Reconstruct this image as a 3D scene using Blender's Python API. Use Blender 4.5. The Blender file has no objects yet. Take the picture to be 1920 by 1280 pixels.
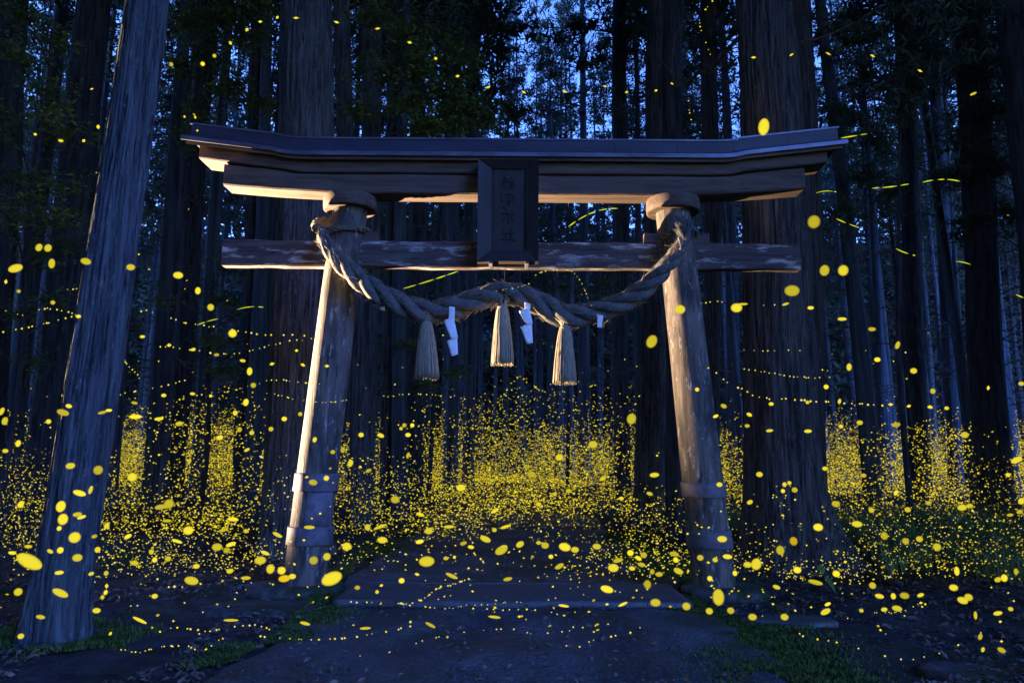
import bpy, bmesh, math, random
import numpy as np
from mathutils import Vector, Matrix

random.seed(7)
rng = np.random.default_rng(7)
scene = bpy.context.scene
col = scene.collection
R = math.radians

# ------------------------------------------------------------------ camera
EXPO = 2.2
F = 1400.0                       # focal length in photo pixels (1920 wide)
CAM = Vector((0.0, 0.0, 1.3))
PITCH, ROLL = R(8.73), R(0.42)
cam_d = bpy.data.cameras.new('camera')
cam_o = bpy.data.objects.new('camera', cam_d)
col.objects.link(cam_o)
cam_d.sensor_width = 36.0
cam_d.lens = F / 1920 * 36
cam_d.clip_end = 500
CROT = Matrix.Rotation(R(90) + PITCH, 3, 'X') @ Matrix.Rotation(ROLL, 3, 'Z')
cam_o.matrix_world = Matrix.Translation(CAM) @ CROT.to_4x4()
scene.camera = cam_o

# ------------------------------------------------------------------ sky, key light, exposure
SUN_EL, SUN_AZ = 32.0, 138.0     # azimuth measured from +Y (view direction) clockwise
world = bpy.data.worlds.new('World')
scene.world = world
world.use_nodes = True
wn = world.node_tree.nodes; wl = world.node_tree.links
wn.clear()
w_out = wn.new('ShaderNodeOutputWorld')
w_bg = wn.new('ShaderNodeBackground')
w_sky = wn.new('ShaderNodeTexSky')
w_sky.sky_type = 'NISHITA'
w_sky.sun_disc = False
w_sky.sun_elevation = R(SUN_EL)
w_sky.sun_rotation = R(SUN_AZ)
w_sky.ozone_density = 4.0
w_sky.dust_density = 0.0
w_mul = wn.new('ShaderNodeMix'); w_mul.data_type = 'RGBA'; w_mul.blend_type = 'MULTIPLY'
w_mul.inputs[0].default_value = 1.0
w_mul.inputs[7].default_value = (0.40, 0.54, 1.0, 1)     # night white balance, even over the whole sky
wl.new(w_sky.outputs[0], w_mul.inputs[6])
wl.new(w_mul.outputs[2], w_bg.inputs[0])
wl.new(w_bg.outputs[0], w_out.inputs[0])
w_bg.inputs[1].default_value = 0.15

sun_d = bpy.data.lights.new('moon_light', 'SUN')
sun_d.energy = 0.62
sun_d.color = (0.06, 0.19, 1.0)
sun_d.angle = R(18)
sun_o = bpy.data.objects.new('moon_light', sun_d)
col.objects.link(sun_o)
sd = Vector((math.sin(R(SUN_AZ)) * math.cos(R(SUN_EL)), math.cos(R(SUN_AZ)) * math.cos(R(SUN_EL)), math.sin(R(SUN_EL))))
sun_o.rotation_euler = sd.to_track_quat('Z', 'Y').to_euler()

# the warm floodlight standing beyond the picture's edge that lights the gate from the side
LAMP = Vector((-8.8, 9.8, 0.42))
lamp_d = bpy.data.lights.new('flood_light', 'SPOT')
lamp_d.energy = 15000
lamp_d.color = (1.0, 0.70, 0.44)
lamp_d.spot_size = R(45)
lamp_d.spot_blend = 1.0
lamp_d.shadow_soft_size = 0.05
lamp_o = bpy.data.objects.new('flood_light', lamp_d)
col.objects.link(lamp_o)
lamp_o.location = LAMP
lamp_o.rotation_euler = (LAMP - Vector((-3.2, 7.0, 2.7))).to_track_quat('Z', 'Y').to_euler()

scene.view_settings.view_transform = 'Standard'
scene.view_settings.look = 'None'
scene.view_settings.exposure = EXPO
scene.view_settings.gamma = 1.0
scene.view_settings.use_curve_mapping = False
scene.render.engine = 'CYCLES'
scene.cycles.use_denoising = True
scene.cycles.max_bounces = 5
scene.cycles.diffuse_bounces = 3
scene.cycles.sample_clamp_indirect = 4.0

# ------------------------------------------------------------------ helpers
def ray(px, py):
    return CROT @ Vector(((px - 960) / F, (640 - py) / F, -1.0))

def P(px, py, Y):
    d = ray(px, py)
    return CAM + d * ((Y - CAM.y) / d.y)

def h2(a, b, c, seed=0):
    n = (a * 374761393 + b * 668265263 + c * 1274126177 + seed * 974634551) & 0xFFFFFFFF
    n = ((n ^ (n >> 13)) * 1274126177) & 0xFFFFFFFF
    n = n ^ (n >> 16)
    return (n & 0xFFFF) / 65535.0

def vnoise(x, y, z, seed=0):
    x, y, z = np.broadcast_arrays(np.asarray(x, float), np.asarray(y, float), np.asarray(z, float))
    xi, yi, zi = np.floor(x).astype(np.int64), np.floor(y).astype(np.int64), np.floor(z).astype(np.int64)
    fx, fy, fz = x - xi, y - yi, z - zi
    fx, fy, fz = fx * fx * (3 - 2 * fx), fy * fy * (3 - 2 * fy), fz * fz * (3 - 2 * fz)
    def L(a, b, t): return a + (b - a) * t
    return L(L(L(h2(xi, yi, zi, seed), h2(xi + 1, yi, zi, seed), fx), L(h2(xi, yi + 1, zi, seed), h2(xi + 1, yi + 1, zi, seed), fx), fy),
             L(L(h2(xi, yi, zi + 1, seed), h2(xi + 1, yi, zi + 1, seed), fx), L(h2(xi, yi + 1, zi + 1, seed), h2(xi + 1, yi + 1, zi + 1, seed), fx), fy), fz)

PATH_C, PATH_W = 0.03, 1.72
def ground_z(x, y):
    x = np.asarray(x, float); y = np.asarray(y, float)
    off = np.clip((np.abs(x - PATH_C) - PATH_W) / 1.2, 0, 1)
    z = off * (0.16 * (vnoise(x * 0.9, y * 0.9, 0, 3) - 0.42) + 0.06 * (vnoise(x * 3, y * 3, 0, 4) - 0.5))
    z = z + np.clip((np.abs(x) - 4.5) / 10, 0, 2) * 0.35
    z = z + np.clip(y - 15, 0, 30) * 0.022 * (0.4 + vnoise(x * 0.12, y * 0.12, 0, 5) * 1.2)
    z = z + np.clip(y - 46, 0, 60) ** 1.15 * 0.30
    return z

def G(px, py):
    d = ray(px, py)
    t = 3.0
    for _ in range(400):
        p = CAM + d * t
        if p.z <= float(ground_z(p.x, p.y)): break
        t += 0.05
    return p

def np_mesh(name, V, faces, mats, midx=None, smooth=True):
    me = bpy.data.meshes.new(name)
    V = np.asarray(V, np.float32)
    if not isinstance(faces, list): faces = [faces]
    faces = [np.asarray(f, np.int32) for f in faces if len(f)]
    me.vertices.add(len(V)); me.vertices.foreach_set('co', V.ravel())
    nl = sum(f.size for f in faces); npoly = sum(len(f) for f in faces)
    me.loops.add(nl); me.loops.foreach_set('vertex_index', np.concatenate([f.ravel() for f in faces]))
    me.polygons.add(npoly)
    starts, tot = [], 0
    for f in faces:
        starts.append(tot + np.arange(len(f)) * f.shape[1]); tot += f.size
    me.polygons.foreach_set('loop_start', np.concatenate(starts).astype(np.int32))
    for m in (mats if isinstance(mats, (list, tuple)) else [mats]): me.materials.append(m)
    if midx is not None: me.polygons.foreach_set('material_index', np.asarray(midx, np.int32))
    me.polygons.foreach_set('use_smooth', np.full(npoly, smooth, bool))
    me.update(calc_edges=True)
    me.validate()
    return me

def link(name, me, parent=None, loc=None):
    o = bpy.data.objects.new(name, me)
    col.objects.link(o)
    if parent is not None: o.parent = parent
    if loc is not None: o.location = loc
    return o

def empty(name, loc=(0, 0, 0)):
    o = bpy.data.objects.new(name, None)
    o.empty_display_size = 0.1
    col.objects.link(o); o.location = loc
    return o

def tag(o, label=None, cat=None, group=None, kind=None):
    if label: o['label'] = label
    if cat: o['category'] = cat
    if group: o['group'] = group
    if kind: o['kind'] = kind
    return o

class MB:
    """collects vertices and quads/tris of one mesh"""
    def __init__(s): s.v = []; s.f = {3: [], 4: []}; s.n = 0
    def add(s, V, Fc):
        V = np.asarray(V, float).reshape(-1, 3); Fc = np.asarray(Fc, int)
        s.v.append(V); s.f[Fc.shape[1]].append(Fc + s.n); s.n += len(V)
    def arrays(s):
        return np.concatenate(s.v), [np.concatenate(s.f[k]) for k in (3, 4) if s.f[k]]
    def build(s, name, mat, parent=None, smooth=True):
        V, Fs = s.arrays()
        return link(name, np_mesh(name, V, Fs, mat, smooth=smooth), parent)

def grid_faces(nu, nv, wrap_v=False):
    """quads between nu rings of nv points"""
    i = np.arange(nu - 1)[:, None]; j = np.arange(nv if wrap_v else nv - 1)[None, :]
    j2 = (j + 1) % nv
    return np.stack([i * nv + j, i * nv + j2, (i + 1) * nv + j2, (i + 1) * nv + j], -1).reshape(-1, 4)

def tube(pts, rad, n=8, cap=True, flat=1.0):
    pts = np.asarray(pts, float); rad = np.broadcast_to(np.asarray(rad, float), (len(pts),))
    T = np.gradient(pts, axis=0); T /= np.linalg.norm(T, axis=1)[:, None] + 1e-9
    up = np.array([0, 0, 1.0]) if abs(T[0][2]) < 0.9 else np.array([1.0, 0, 0])
    N = np.zeros_like(pts)
    u = up - T[0] * (up @ T[0]); u /= np.linalg.norm(u)
    for k in range(len(pts)):
        u = u - T[k] * (u @ T[k]); u /= np.linalg.norm(u) + 1e-9
        N[k] = u
    B = np.cross(T, N)
    a = np.linspace(0, 2 * math.pi, n, endpoint=False)
    V = pts[:, None] + rad[:, None, None] * (np.cos(a)[None, :, None] * N[:, None] + flat * np.sin(a)[None, :, None] * B[:, None])
    V = V.reshape(-1, 3); Fc = grid_faces(len(pts), n, True)
    if cap:
        V = np.concatenate([V, pts[:1], pts[-1:]])
        c0, c1 = len(V) - 2, len(V) - 1
        j = np.arange(n); j2 = (j + 1) % n
        o = (len(pts) - 1) * n
        tri = np.concatenate([np.stack([j2, j, np.full(n, c0)], -1), np.stack([o + j, o + j2, np.full(n, c1)], -1)])
        return V, Fc, tri
    return V, Fc, None

def add_tube(mb, pts, rad, n=8, cap=True, flat=1.0):
    V, Fc, tri = tube(pts, rad, n, cap, flat)
    base = mb.n
    mb.add(V, Fc)
    if tri is not None: mb.f[3].append(tri + base)

def spline(pts, n):
    """Catmull-Rom through the points (any dimension)"""
    p = np.asarray(pts, float)
    p = np.concatenate([2 * p[:1] - p[1:2], p, 2 * p[-1:] - p[-2:-1]])
    t = np.linspace(0, len(pts) - 1 - 1e-6, n)
    i = t.astype(int); f = (t - i)[:, None]
    a, b, c, d = p[i], p[i + 1], p[i + 2], p[i + 3]
    return 0.5 * (2 * b + (c - a) * f + (2 * a - 5 * b + 4 * c - d) * f ** 2 + (3 * b - a - 3 * c + d) * f ** 3)

def beam(xs, prof_fn, cap=True):
    """bar along x: prof_fn(x) gives the closed (y,z) outline at x"""
    rings = [np.array([[x, y, z] for y, z in prof_fn(x)]) for x in xs]
    n = len(rings[0]); V = np.concatenate(rings)
    mb = MB(); mb.add(V, grid_faces(len(xs), n, True))
    for k, r in ((0, rings[0]), (len(xs) - 1, rings[-1])):
        c = mb.n
        mb.v.append(r.mean(0)[None]); mb.n += 1
        j = np.arange(n); j2 = (j + 1) % n
        mb.f[3].append(np.stack([k * n + (j2 if k == 0 else j), k * n + (j if k == 0 else j2), np.full(n, c)], -1))
    return mb

def box_mb(mb, x0, x1, y0, y1, z0, z1):
    V = [(x0, y0, z0), (x1, y0, z0), (x1, y1, z0), (x0, y1, z0), (x0, y0, z1), (x1, y0, z1), (x1, y1, z1), (x0, y1, z1)]
    mb.add(V, [(0, 3, 2, 1), (4, 5, 6, 7), (0, 1, 5, 4), (1, 2, 6, 5), (2, 3, 7, 6), (3, 0, 4, 7)])

def bevel_box(name, x0, x1, y0, y1, z0, z1, mat, parent, b=0.008):
    bm = bmesh.new()
    bmesh.ops.create_cube(bm, size=1.0)
    for v in bm.verts:
        v.co = Vector(((x0 + x1) / 2 + v.co.x * (x1 - x0), (y0 + y1) / 2 + v.co.y * (y1 - y0), (z0 + z1) / 2 + v.co.z * (z1 - z0)))
    bmesh.ops.bevel(bm, geom=bm.edges[:], offset=b, segments=2, affect='EDGES', profile=0.6)
    me = bpy.data.meshes.new(name); bm.to_mesh(me); bm.free(); me.materials.append(mat)
    return link(name, me, parent)

# ------------------------------------------------------------------ materials
def new_mat(name):
    m = bpy.data.materials.new(name); m.use_nodes = True
    nt = m.node_tree; b = nt.nodes['Principled BSDF']
    return m, nt, b

def noise_mat(name, c0, c1, scale=(5, 5, 5), detail=6, rough=0.85, bump=0.3, dist=0.02, lo=0.35, hi=0.65, c2=None, scale2=(2, 2, 2), lo2=0.45, hi2=0.6,
              metallic=0.0, spec=0.3, coord='Object', fine=None, specks=()):
    m, nt, b = new_mat(name)
    N, L = nt.nodes, nt.links
    tc = N.new('ShaderNodeTexCoord'); mp = N.new('ShaderNodeMapping'); mp.inputs['Scale'].default_value = scale
    L.new(tc.outputs[coord], mp.inputs[0])
    nz = N.new('ShaderNodeTexNoise'); nz.inputs['Scale'].default_value = 1.0; nz.inputs['Detail'].default_value = detail
    nz.inputs['Roughness'].default_value = 0.62; nz.inputs['Distortion'].default_value = 0.4
    L.new(mp.outputs[0], nz.inputs['Vector'])
    cr = N.new('ShaderNodeValToRGB')
    cr.color_ramp.elements[0].position = lo; cr.color_ramp.elements[0].color = (*c0, 1)
    cr.color_ramp.elements[1].position = hi; cr.color_ramp.elements[1].color = (*c1, 1)
    L.new(nz.outputs['Fac'], cr.inputs[0])
    last = cr.outputs[0]
    if c2 is not None:
        mp2 = N.new('ShaderNodeMapping'); mp2.inputs['Scale'].default_value = scale2
        L.new(tc.outputs[coord], mp2.inputs[0])
        n2 = N.new('ShaderNodeTexNoise'); n2.inputs['Scale'].default_value = 1.0; n2.inputs['Detail'].default_value = 7; n2.inputs['Roughness'].default_value = 0.65
        L.new(mp2.outputs[0], n2.inputs['Vector'])
        r2 = N.new('ShaderNodeMapRange'); r2.inputs[1].default_value = lo2; r2.inputs[2].default_value = hi2
        L.new(n2.outputs['Fac'], r2.inputs[0])
        mx = N.new('ShaderNodeMix'); mx.data_type = 'RGBA'
        L.new(r2.outputs[0], mx.inputs[0]); L.new(last, mx.inputs[6]); mx.inputs[7].default_value = (*c2, 1)
        last = mx.outputs[2]
    for sc_, sv, slo, shi in specks:
        mps = N.new('ShaderNodeMapping'); mps.inputs['Scale'].default_value = sv
        L.new(tc.outputs[coord], mps.inputs[0])
        ns = N.new('ShaderNodeTexNoise'); ns.inputs['Scale'].default_value = 1.0; ns.inputs['Detail'].default_value = 4; ns.inputs['Roughness'].default_value = 0.7
        L.new(mps.outputs[0], ns.inputs['Vector'])
        rs_ = N.new('ShaderNodeMapRange'); rs_.inputs[1].default_value = slo; rs_.inputs[2].default_value = shi
        L.new(ns.outputs['Fac'], rs_.inputs[0])
        ms = N.new('ShaderNodeMix'); ms.data_type = 'RGBA'
        L.new(rs_.outputs[0], ms.inputs[0]); L.new(last, ms.inputs[6]); ms.inputs[7].default_value = (*sc_, 1)
        last = ms.outputs[2]
    L.new(last, b.inputs['Base Color'])
    b.inputs['Roughness'].default_value = rough
    b.inputs['Metallic'].default_value = metallic
    b.inputs['Specular IOR Level'].default_value = spec
    if bump:
        h = nz.outputs['Fac']
        if fine:
            mp3 = N.new('ShaderNodeMapping'); mp3.inputs['Scale'].default_value = fine
            L.new(tc.outputs[coord], mp3.inputs[0])
            n3 = N.new('ShaderNodeTexNoise'); n3.inputs['Scale'].default_value = 1.0; n3.inputs['Detail'].default_value = 5
            L.new(mp3.outputs[0], n3.inputs['Vector'])
            ad = N.new('ShaderNodeMath'); ad.operation = 'MULTIPLY_ADD'; ad.inputs[1].default_value = 0.5
            L.new(n3.outputs['Fac'], ad.inputs[0]); L.new(h, ad.inputs[2]); h = ad.outputs[0]
        bp = N.new('ShaderNodeBump'); bp.inputs['Strength'].default_value = bump; bp.inputs['Distance'].default_value = dist
        L.new(h, bp.inputs['Height']); L.new(bp.outputs[0], b.inputs['Normal'])
    return m

M = {}
M['bark'] = noise_mat('cedar_bark', (0.021, 0.024, 0.028), (0.118, 0.132, 0.146), (26, 26, 1.5), 7, 0.9, 0.9, 0.03, 0.36, 0.66,
                      c2=(0.070, 0.088, 0.088), scale2=(2.2, 2.2, 0.5), lo2=0.52, hi2=0.72, fine=(70, 70, 9), spec=0.15, specks=[((0.17, 0.17, 0.16), (34, 34, 13), 0.58, 0.70), ((0.008, 0.007, 0.007), (48, 48, 3.2), 0.56, 0.66)])
M['bark_red'] = noise_mat('reddish_cedar_bark', (0.020, 0.020, 0.022), (0.105, 0.104, 0.110), (24, 24, 1.2), 7, 0.9, 1.0, 0.035, 0.36, 0.66, fine=(60, 60, 7), spec=0.15, specks=[((0.150, 0.145, 0.145), (40, 40, 9), 0.58, 0.72), ((0.007, 0.006, 0.006), (44, 44, 2.2), 0.55, 0.65)])
M['bark_dark'] = noise_mat('dark_bark', (0.015, 0.017, 0.021), (0.060, 0.066, 0.076), (16, 16, 1.5), 6, 0.9, 0.6, 0.03, spec=0.12)
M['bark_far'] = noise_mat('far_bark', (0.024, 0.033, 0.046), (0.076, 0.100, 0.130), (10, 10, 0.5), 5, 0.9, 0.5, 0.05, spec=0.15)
M['needle'] = noise_mat('cedar_needles', (0.026, 0.050, 0.036), (0.070, 0.115, 0.080), (0.9, 0.9, 0.9), 3, 0.7, 0, spec=0.25)
M['leaf'] = noise_mat('broad_leaves', (0.050, 0.100, 0.028), (0.140, 0.230, 0.060), (1.6, 1.6, 1.6), 4, 0.55, 0, spec=0.35)
M['soil'] = noise_mat('forest_soil', (0.018, 0.017, 0.017), (0.078, 0.073, 0.070), (4, 4, 4), 8, 0.95, 0.9, 0.05, 0.32, 0.7, c2=(0.030, 0.045, 0.016), scale2=(0.9, 0.9, 0.9), lo2=0.5, hi2=0.64, fine=(40, 40, 40), spec=0.15)
M['hill'] = noise_mat('wooded_hill_soil', (0.015, 0.02, 0.012), (0.04, 0.05, 0.03), (1, 1, 1), 6, 0.95, 0.5, 0.1)
M['stone'] = noise_mat('worn_stone', (0.036, 0.042, 0.048), (0.105, 0.116, 0.122), (2.2, 1.4, 2.2), 9, 0.65, 1.0, 0.06, 0.34, 0.68, c2=(0.030, 0.040, 0.020), scale2=(1.3, 0.9, 1.3), lo2=0.46, hi2=0.62, fine=(38, 38, 38), spec=0.45, specks=[((0.16, 0.155, 0.145), (60, 60, 60), 0.60, 0.70), ((0.012, 0.011, 0.010), (34, 34, 34), 0.56, 0.66), ((0.05, 0.035, 0.022), (9, 16, 9), 0.60, 0.68)])
M['sill'] = noise_mat('threshold_stone', (0.045, 0.046, 0.050), (0.095, 0.095, 0.098), (1.2, 3, 3), 8, 0.6, 0.35, 0.02, c2=(0.05, 0.055, 0.04), scale2=(1, 3, 2), lo2=0.5, hi2=0.7, fine=(25, 25, 25), spec=0.4)
M['edge'] = noise_mat('pale_worn_stone', (0.032, 0.035, 0.038), (0.100, 0.105, 0.112), (2, 10, 10), 7, 0.5, 0.3, 0.01, fine=(30, 30, 30), spec=0.5)
M['base'] = noise_mat('mossy_base_stone', (0.025, 0.025, 0.024), (0.10, 0.10, 0.10), (7, 7, 4), 8, 0.85, 0.8, 0.03, c2=(0.022, 0.040, 0.014), scale2=(4, 4, 4), lo2=0.45, hi2=0.58, fine=(40, 40, 40))
M['moss'] = noise_mat('moss', (0.035, 0.060, 0.012), (0.110, 0.165, 0.032), (9, 9, 9), 6, 0.95, 0.8, 0.02, fine=(60, 60, 60), spec=0.1)
M['grass'] = noise_mat('grass_blades', (0.070, 0.130, 0.045), (0.170, 0.250, 0.100), (3, 3, 3), 3, 0.6, 0, spec=0.3)
M['litter'] = noise_mat('leaf_litter', (0.045, 0.030, 0.022), (0.200, 0.150, 0.110), (11, 11, 11), 2, 0.8, 0, lo=0.3, hi=0.7)
M['beamwood'] = noise_mat('lintel_wood', (0.036, 0.025, 0.020), (0.135, 0.098, 0.074), (1.2, 14, 14), 7, 0.75, 0.35, 0.01, 0.3, 0.72, c2=(0.10, 0.07, 0.05), scale2=(0.8, 5, 5), lo2=0.5, hi2=0.75, fine=(5, 90, 90), specks=[((0.03, 0.02, 0.016), (2.5, 45, 45), 0.58, 0.68)])
M['tiewood'] = noise_mat('flaked_tie_beam_wood', (0.030, 0.022, 0.022), (0.095, 0.074, 0.070), (1.4, 20, 20), 7, 0.8, 0.45, 0.01, 0.34, 0.66, c2=(0.40, 0.36, 0.34), scale2=(3.0, 13, 13), lo2=0.53, hi2=0.66, fine=(6, 90, 90), specks=[((0.015, 0.012, 0.012), (2, 40, 40), 0.60, 0.68)])
M['postwood'] = noise_mat('weathered_post_wood', (0.042, 0.034, 0.030), (0.175, 0.148, 0.122), (17, 17, 1.2), 8, 0.75, 0.5, 0.012, 0.30, 0.70, c2=(0.035, 0.032, 0.030), scale2=(6, 6, 1.8), lo2=0.48, hi2=0.60, fine=(80, 80, 5), specks=[((0.26, 0.25, 0.24), (16, 16, 5), 0.58, 0.66), ((0.012, 0.010, 0.010), (55, 55, 1.6), 0.60, 0.66)])
M['darkwood'] = noise_mat('plaque_wood', (0.013, 0.010, 0.009), (0.032, 0.025, 0.022), (22, 22, 1.6), 6, 0.6, 0.3, 0.008)
M['ink'] = noise_mat('carved_black_lettering', (0.008, 0.007, 0.007), (0.015, 0.013, 0.012), (20, 20, 20), 2, 0.6, 0)
M['roof'] = noise_mat('dark_sheet_metal', (0.013, 0.016, 0.036), (0.032, 0.037, 0.066), (1.5, 6, 6), 6, 0.55, 0.15, 0.004, metallic=0.0, spec=0.4)
M['eave'] = noise_mat('eave_board_wood', (0.060, 0.042, 0.032), (0.150, 0.105, 0.075), (1.2, 14, 14), 6, 0.8, 0.3, 0.01)
M['rooflip'] = noise_mat('pale_metal_edge', (0.07, 0.07, 0.10), (0.17, 0.17, 0.22), (2, 8, 8), 5, 0.4, 0.1, 0.004, metallic=0.4, spec=0.5)
M['band'] = noise_mat('grey_metal_band', (0.060, 0.058, 0.072), (0.135, 0.130, 0.155), (9, 9, 9), 6, 0.6, 0.25, 0.006, metallic=0.15, spec=0.4, fine=(60, 60, 60), specks=[((0.07, 0.04, 0.025), (14, 14, 5), 0.60, 0.72)])
M['straw'] = noise_mat('rope_straw', (0.050, 0.053, 0.054), (0.118, 0.118, 0.110), (14, 14, 14), 5, 0.8, 0.6, 0.010, fine=(90, 90, 160))
M['oldrope'] = noise_mat('mossy_old_rope', (0.060, 0.056, 0.038), (0.160, 0.140, 0.095), (40, 40, 40), 5, 0.85, 0.4, 0.008)
M['tassel'] = noise_mat('tassel_straw', (0.16, 0.135, 0.090), (0.36, 0.31, 0.215), (120, 120, 4), 5, 0.75, 0.2, 0.004)
M['paper'] = noise_mat('white_paper', (0.70, 0.70, 0.72), (0.82, 0.82, 0.83), (20, 20, 20), 3, 0.8, 0.05, 0.002)
M['wire'] = noise_mat('dark_cord', (0.02, 0.02, 0.02), (0.05, 0.045, 0.04), (30, 30, 30), 2, 0.7, 0)
M['twig'] = noise_mat('dead_wood', (0.035, 0.028, 0.024), (0.120, 0.098, 0.085), (20, 20, 20), 4, 0.9, 0.3, 0.01)

def glow_mat(name, core, edge, strength, soft):
    m, nt, b = new_mat(name)
    N, L = nt.nodes, nt.links
    N.remove(b)
    out = N['Material Output']
    em = N.new('ShaderNodeEmission'); em.inputs['Strength'].default_value = strength / 2 ** EXPO
    if soft:
        lw = N.new('ShaderNodeLayerWeight'); lw.inputs['Blend'].default_value = 0.42
        cr = N.new('ShaderNodeValToRGB')
        cr.color_ramp.elements[0].position = 0.15; cr.color_ramp.elements[0].color = (*core, 1)
        cr.color_ramp.elements[1].position = 0.8; cr.color_ramp.elements[1].color = (*edge, 1)
        L.new(lw.outputs['Facing'], cr.inputs[0]); L.new(cr.outputs[0], em.inputs[0])
        tr = N.new('ShaderNodeBsdfTransparent')
        mr = N.new('ShaderNodeMapRange'); mr.inputs[1].default_value = 0.0; mr.inputs[2].default_value = 0.56; mr.interpolation_type = 'SMOOTHSTEP'
        L.new(lw.outputs['Facing'], mr.inputs[0])
        mx = N.new('ShaderNodeMixShader')
        oi = N.new('ShaderNodeObjectInfo')
        rb_ = N.new('ShaderNodeMapRange'); rb_.inputs[3].default_value = 0.50 * strength / 2 ** EXPO; rb_.inputs[4].default_value = 1.05 * strength / 2 ** EXPO
        L.new(oi.outputs['Random'], rb_.inputs[0]); L.new(rb_.outputs[0], em.inputs['Strength'])
        L.new(mr.outputs[0], mx.inputs[0]); L.new(em.outputs[0], mx.inputs[1]); L.new(tr.outputs[0], mx.inputs[2])
        L.new(mx.outputs[0], out.inputs[0])
    else:
        em.inputs[0].default_value = (*core, 1)
        L.new(em.outputs[0], out.inputs[0])
    m.cycles.emission_sampling = 'NONE'
    return m
M['glow'] = glow_mat('firefly_glow', (1.0, 0.86, 0.045), (1.0, 0.52, 0.004), 1.0, True)
M['glow_o'] = glow_mat('amber_firefly_glow', (1.0, 0.66, 0.015), (0.9, 0.34, 0.004), 0.85, True)
M['glow_dot'] = glow_mat('firefly_points', (1.0, 0.83, 0.035), (1, 0.5, 0), 0.95, False)
M['glow_dim'] = glow_mat('dim_firefly_points', (0.92, 0.70, 0.025), (1, 0.5, 0), 0.62, False)
M['glow_lime'] = glow_mat('lime_firefly_trail', (0.72, 0.80, 0.02), (1, 0.5, 0), 0.9, False)
M['glow_gold'] = glow_mat('gold_firefly_points', (0.62, 0.40, 0.015), (1, 0.5, 0), 0.42, False)
M['glow_pale'] = glow_mat('pale_firefly_points', (1.0, 0.86, 0.30), (1, 0.5, 0), 0.9, False)

# ------------------------------------------------------------------ ground and path
xs = np.concatenate([np.linspace(-70, -12, 40), np.linspace(-11.8, 11.8, 240), np.linspace(12, 70, 40)])
ys = np.concatenate([np.linspace(-20, 3, 20), np.linspace(3.2, 16, 190), np.linspace(16.5, 100, 130)])
X, Y = np.meshgrid(xs, ys)
Z = ground_z(X, Y)
Z += np.where((np.abs(X) < 12) & (Y < 16), 0.035 * (vnoise(X * 7, Y * 7, 0, 9) - 0.5) * np.clip((np.abs(X - PATH_C) - PATH_W) / 0.3, 0, 1), 0)
ground = link('ground', np_mesh('ground', np.stack([X, Y, Z], -1).reshape(-1, 3), grid_faces(len(ys), len(xs)), M['soil']))
tag(ground, kind='structure')

path = empty('path'); tag(path, kind='structure')
def slab_sheet(name, y0, y1, top, mat, amp=0.02, wob=0.10, seed=1, nx=90, rough=True):
    """one worn stone slab of the path: uneven top, rounded broken edges, real thickness"""
    ny = max(8, int((y1 - y0) * 22))
    u = np.linspace(-1, 1, nx); v = np.linspace(0, 1, ny)
    U, Vv = np.meshgrid(u, v)
    yy = y0 + (y1 - y0) * Vv
    wl_ = PATH_W + wob * (vnoise(yy * 1.7, 0.5, 0, seed) - 0.5) * 2
    xx = PATH_C + U * wl_
    edge = np.minimum(1 - np.abs(U), np.minimum(Vv, 1 - Vv) * (y1 - y0) / PATH_W)
    zz = top + amp * (vnoise(xx * 1.6, yy * 1.6, 0, seed + 1) - 0.5) * 2 + amp * 0.4 * (vnoise(xx * 6, yy * 6, 0, seed + 2) - 0.5) * 2
    zz = zz - 0.03 * np.exp(-edge * 60) - 0.05 * (edge < 1e-6)
    return link(name, np_mesh(name, np.stack([xx, yy, zz], -1).reshape(-1, 3), grid_faces(ny, nx), mat), path)
slab_sheet('slab', 2.2, 6.60, 0.035, M['stone'], 0.030, 0.14, 21)
slab_sheet('slab', 7.60, 9.9, 0.035, M['stone'], 0.02, 0.16, 31)
slab_sheet('slab', 9.93, 13.6, 0.04, M['stone'], 0.02, 0.16, 41)
slab_sheet('slab', 13.63, 17.5, 0.05, M['stone'], 0.02, 0.16, 51)
sill = empty('threshold'); sill.parent = path
def sill_prof(x):
    w = 0.012 * math.sin(x * 3.1) + 0.006 * math.sin(x * 9)
    z = 0.078 + 0.004 * math.sin(x * 2.3)
    y0, y1 = 6.64 + w, 7.56 - w * 0.6
    return [(y0, -0.05), (y1, -0.05), (y1, z - 0.02), (y1 - 0.02, z - 0.004), (y1 - 0.05, z), (y1 - 0.3, z - 0.006), (y0 + 0.3, z - 0.006), (y0 + 0.05, z), (y0 + 0.02, z - 0.004), (y0, z - 0.02)]
o = beam(np.linspace(-1.52, 1.56, 60), sill_prof).build('threshold_slab', M['sill'], path)
bpy.data.objects.remove(sill)
for ya, yb in ((6.622, 6.668), (7.535, 7.585)):
    beam(np.linspace(-1.50, 1.54, 60), lambda x: [(ya + 0.01 * math.sin(x * 3.3), 0.0), (yb + 0.008 * math.sin(x * 5), 0.0), (yb + 0.008 * math.sin(x * 5), 0.078), (yb - 0.012, 0.0815 + 0.003 * math.sin(x * 4)), (ya + 0.016 + 0.01 * math.sin(x * 3.3), 0.0815), (ya + 0.01 * math.sin(x * 3.3), 0.072)]).build('worn_edge', M['edge'], path)

# ------------------------------------------------------------------ the gate
GY = 7.375
gate = empty('torii_gate', (0, GY, 0))
tag(gate, 'weathered wooden shrine gate with upswept metal roof standing astride the stone path', 'gate')
gm = Matrix.Translation((0, -GY, 0))
def gate_part(name, mb, mat, smooth=True, parent=None):
    V, Fs = mb.arrays()
    V = V - np.array([0, GY, 0])
    return link(name, np_mesh(name, V, Fs, mat, smooth=smooth), parent or gate)

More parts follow.
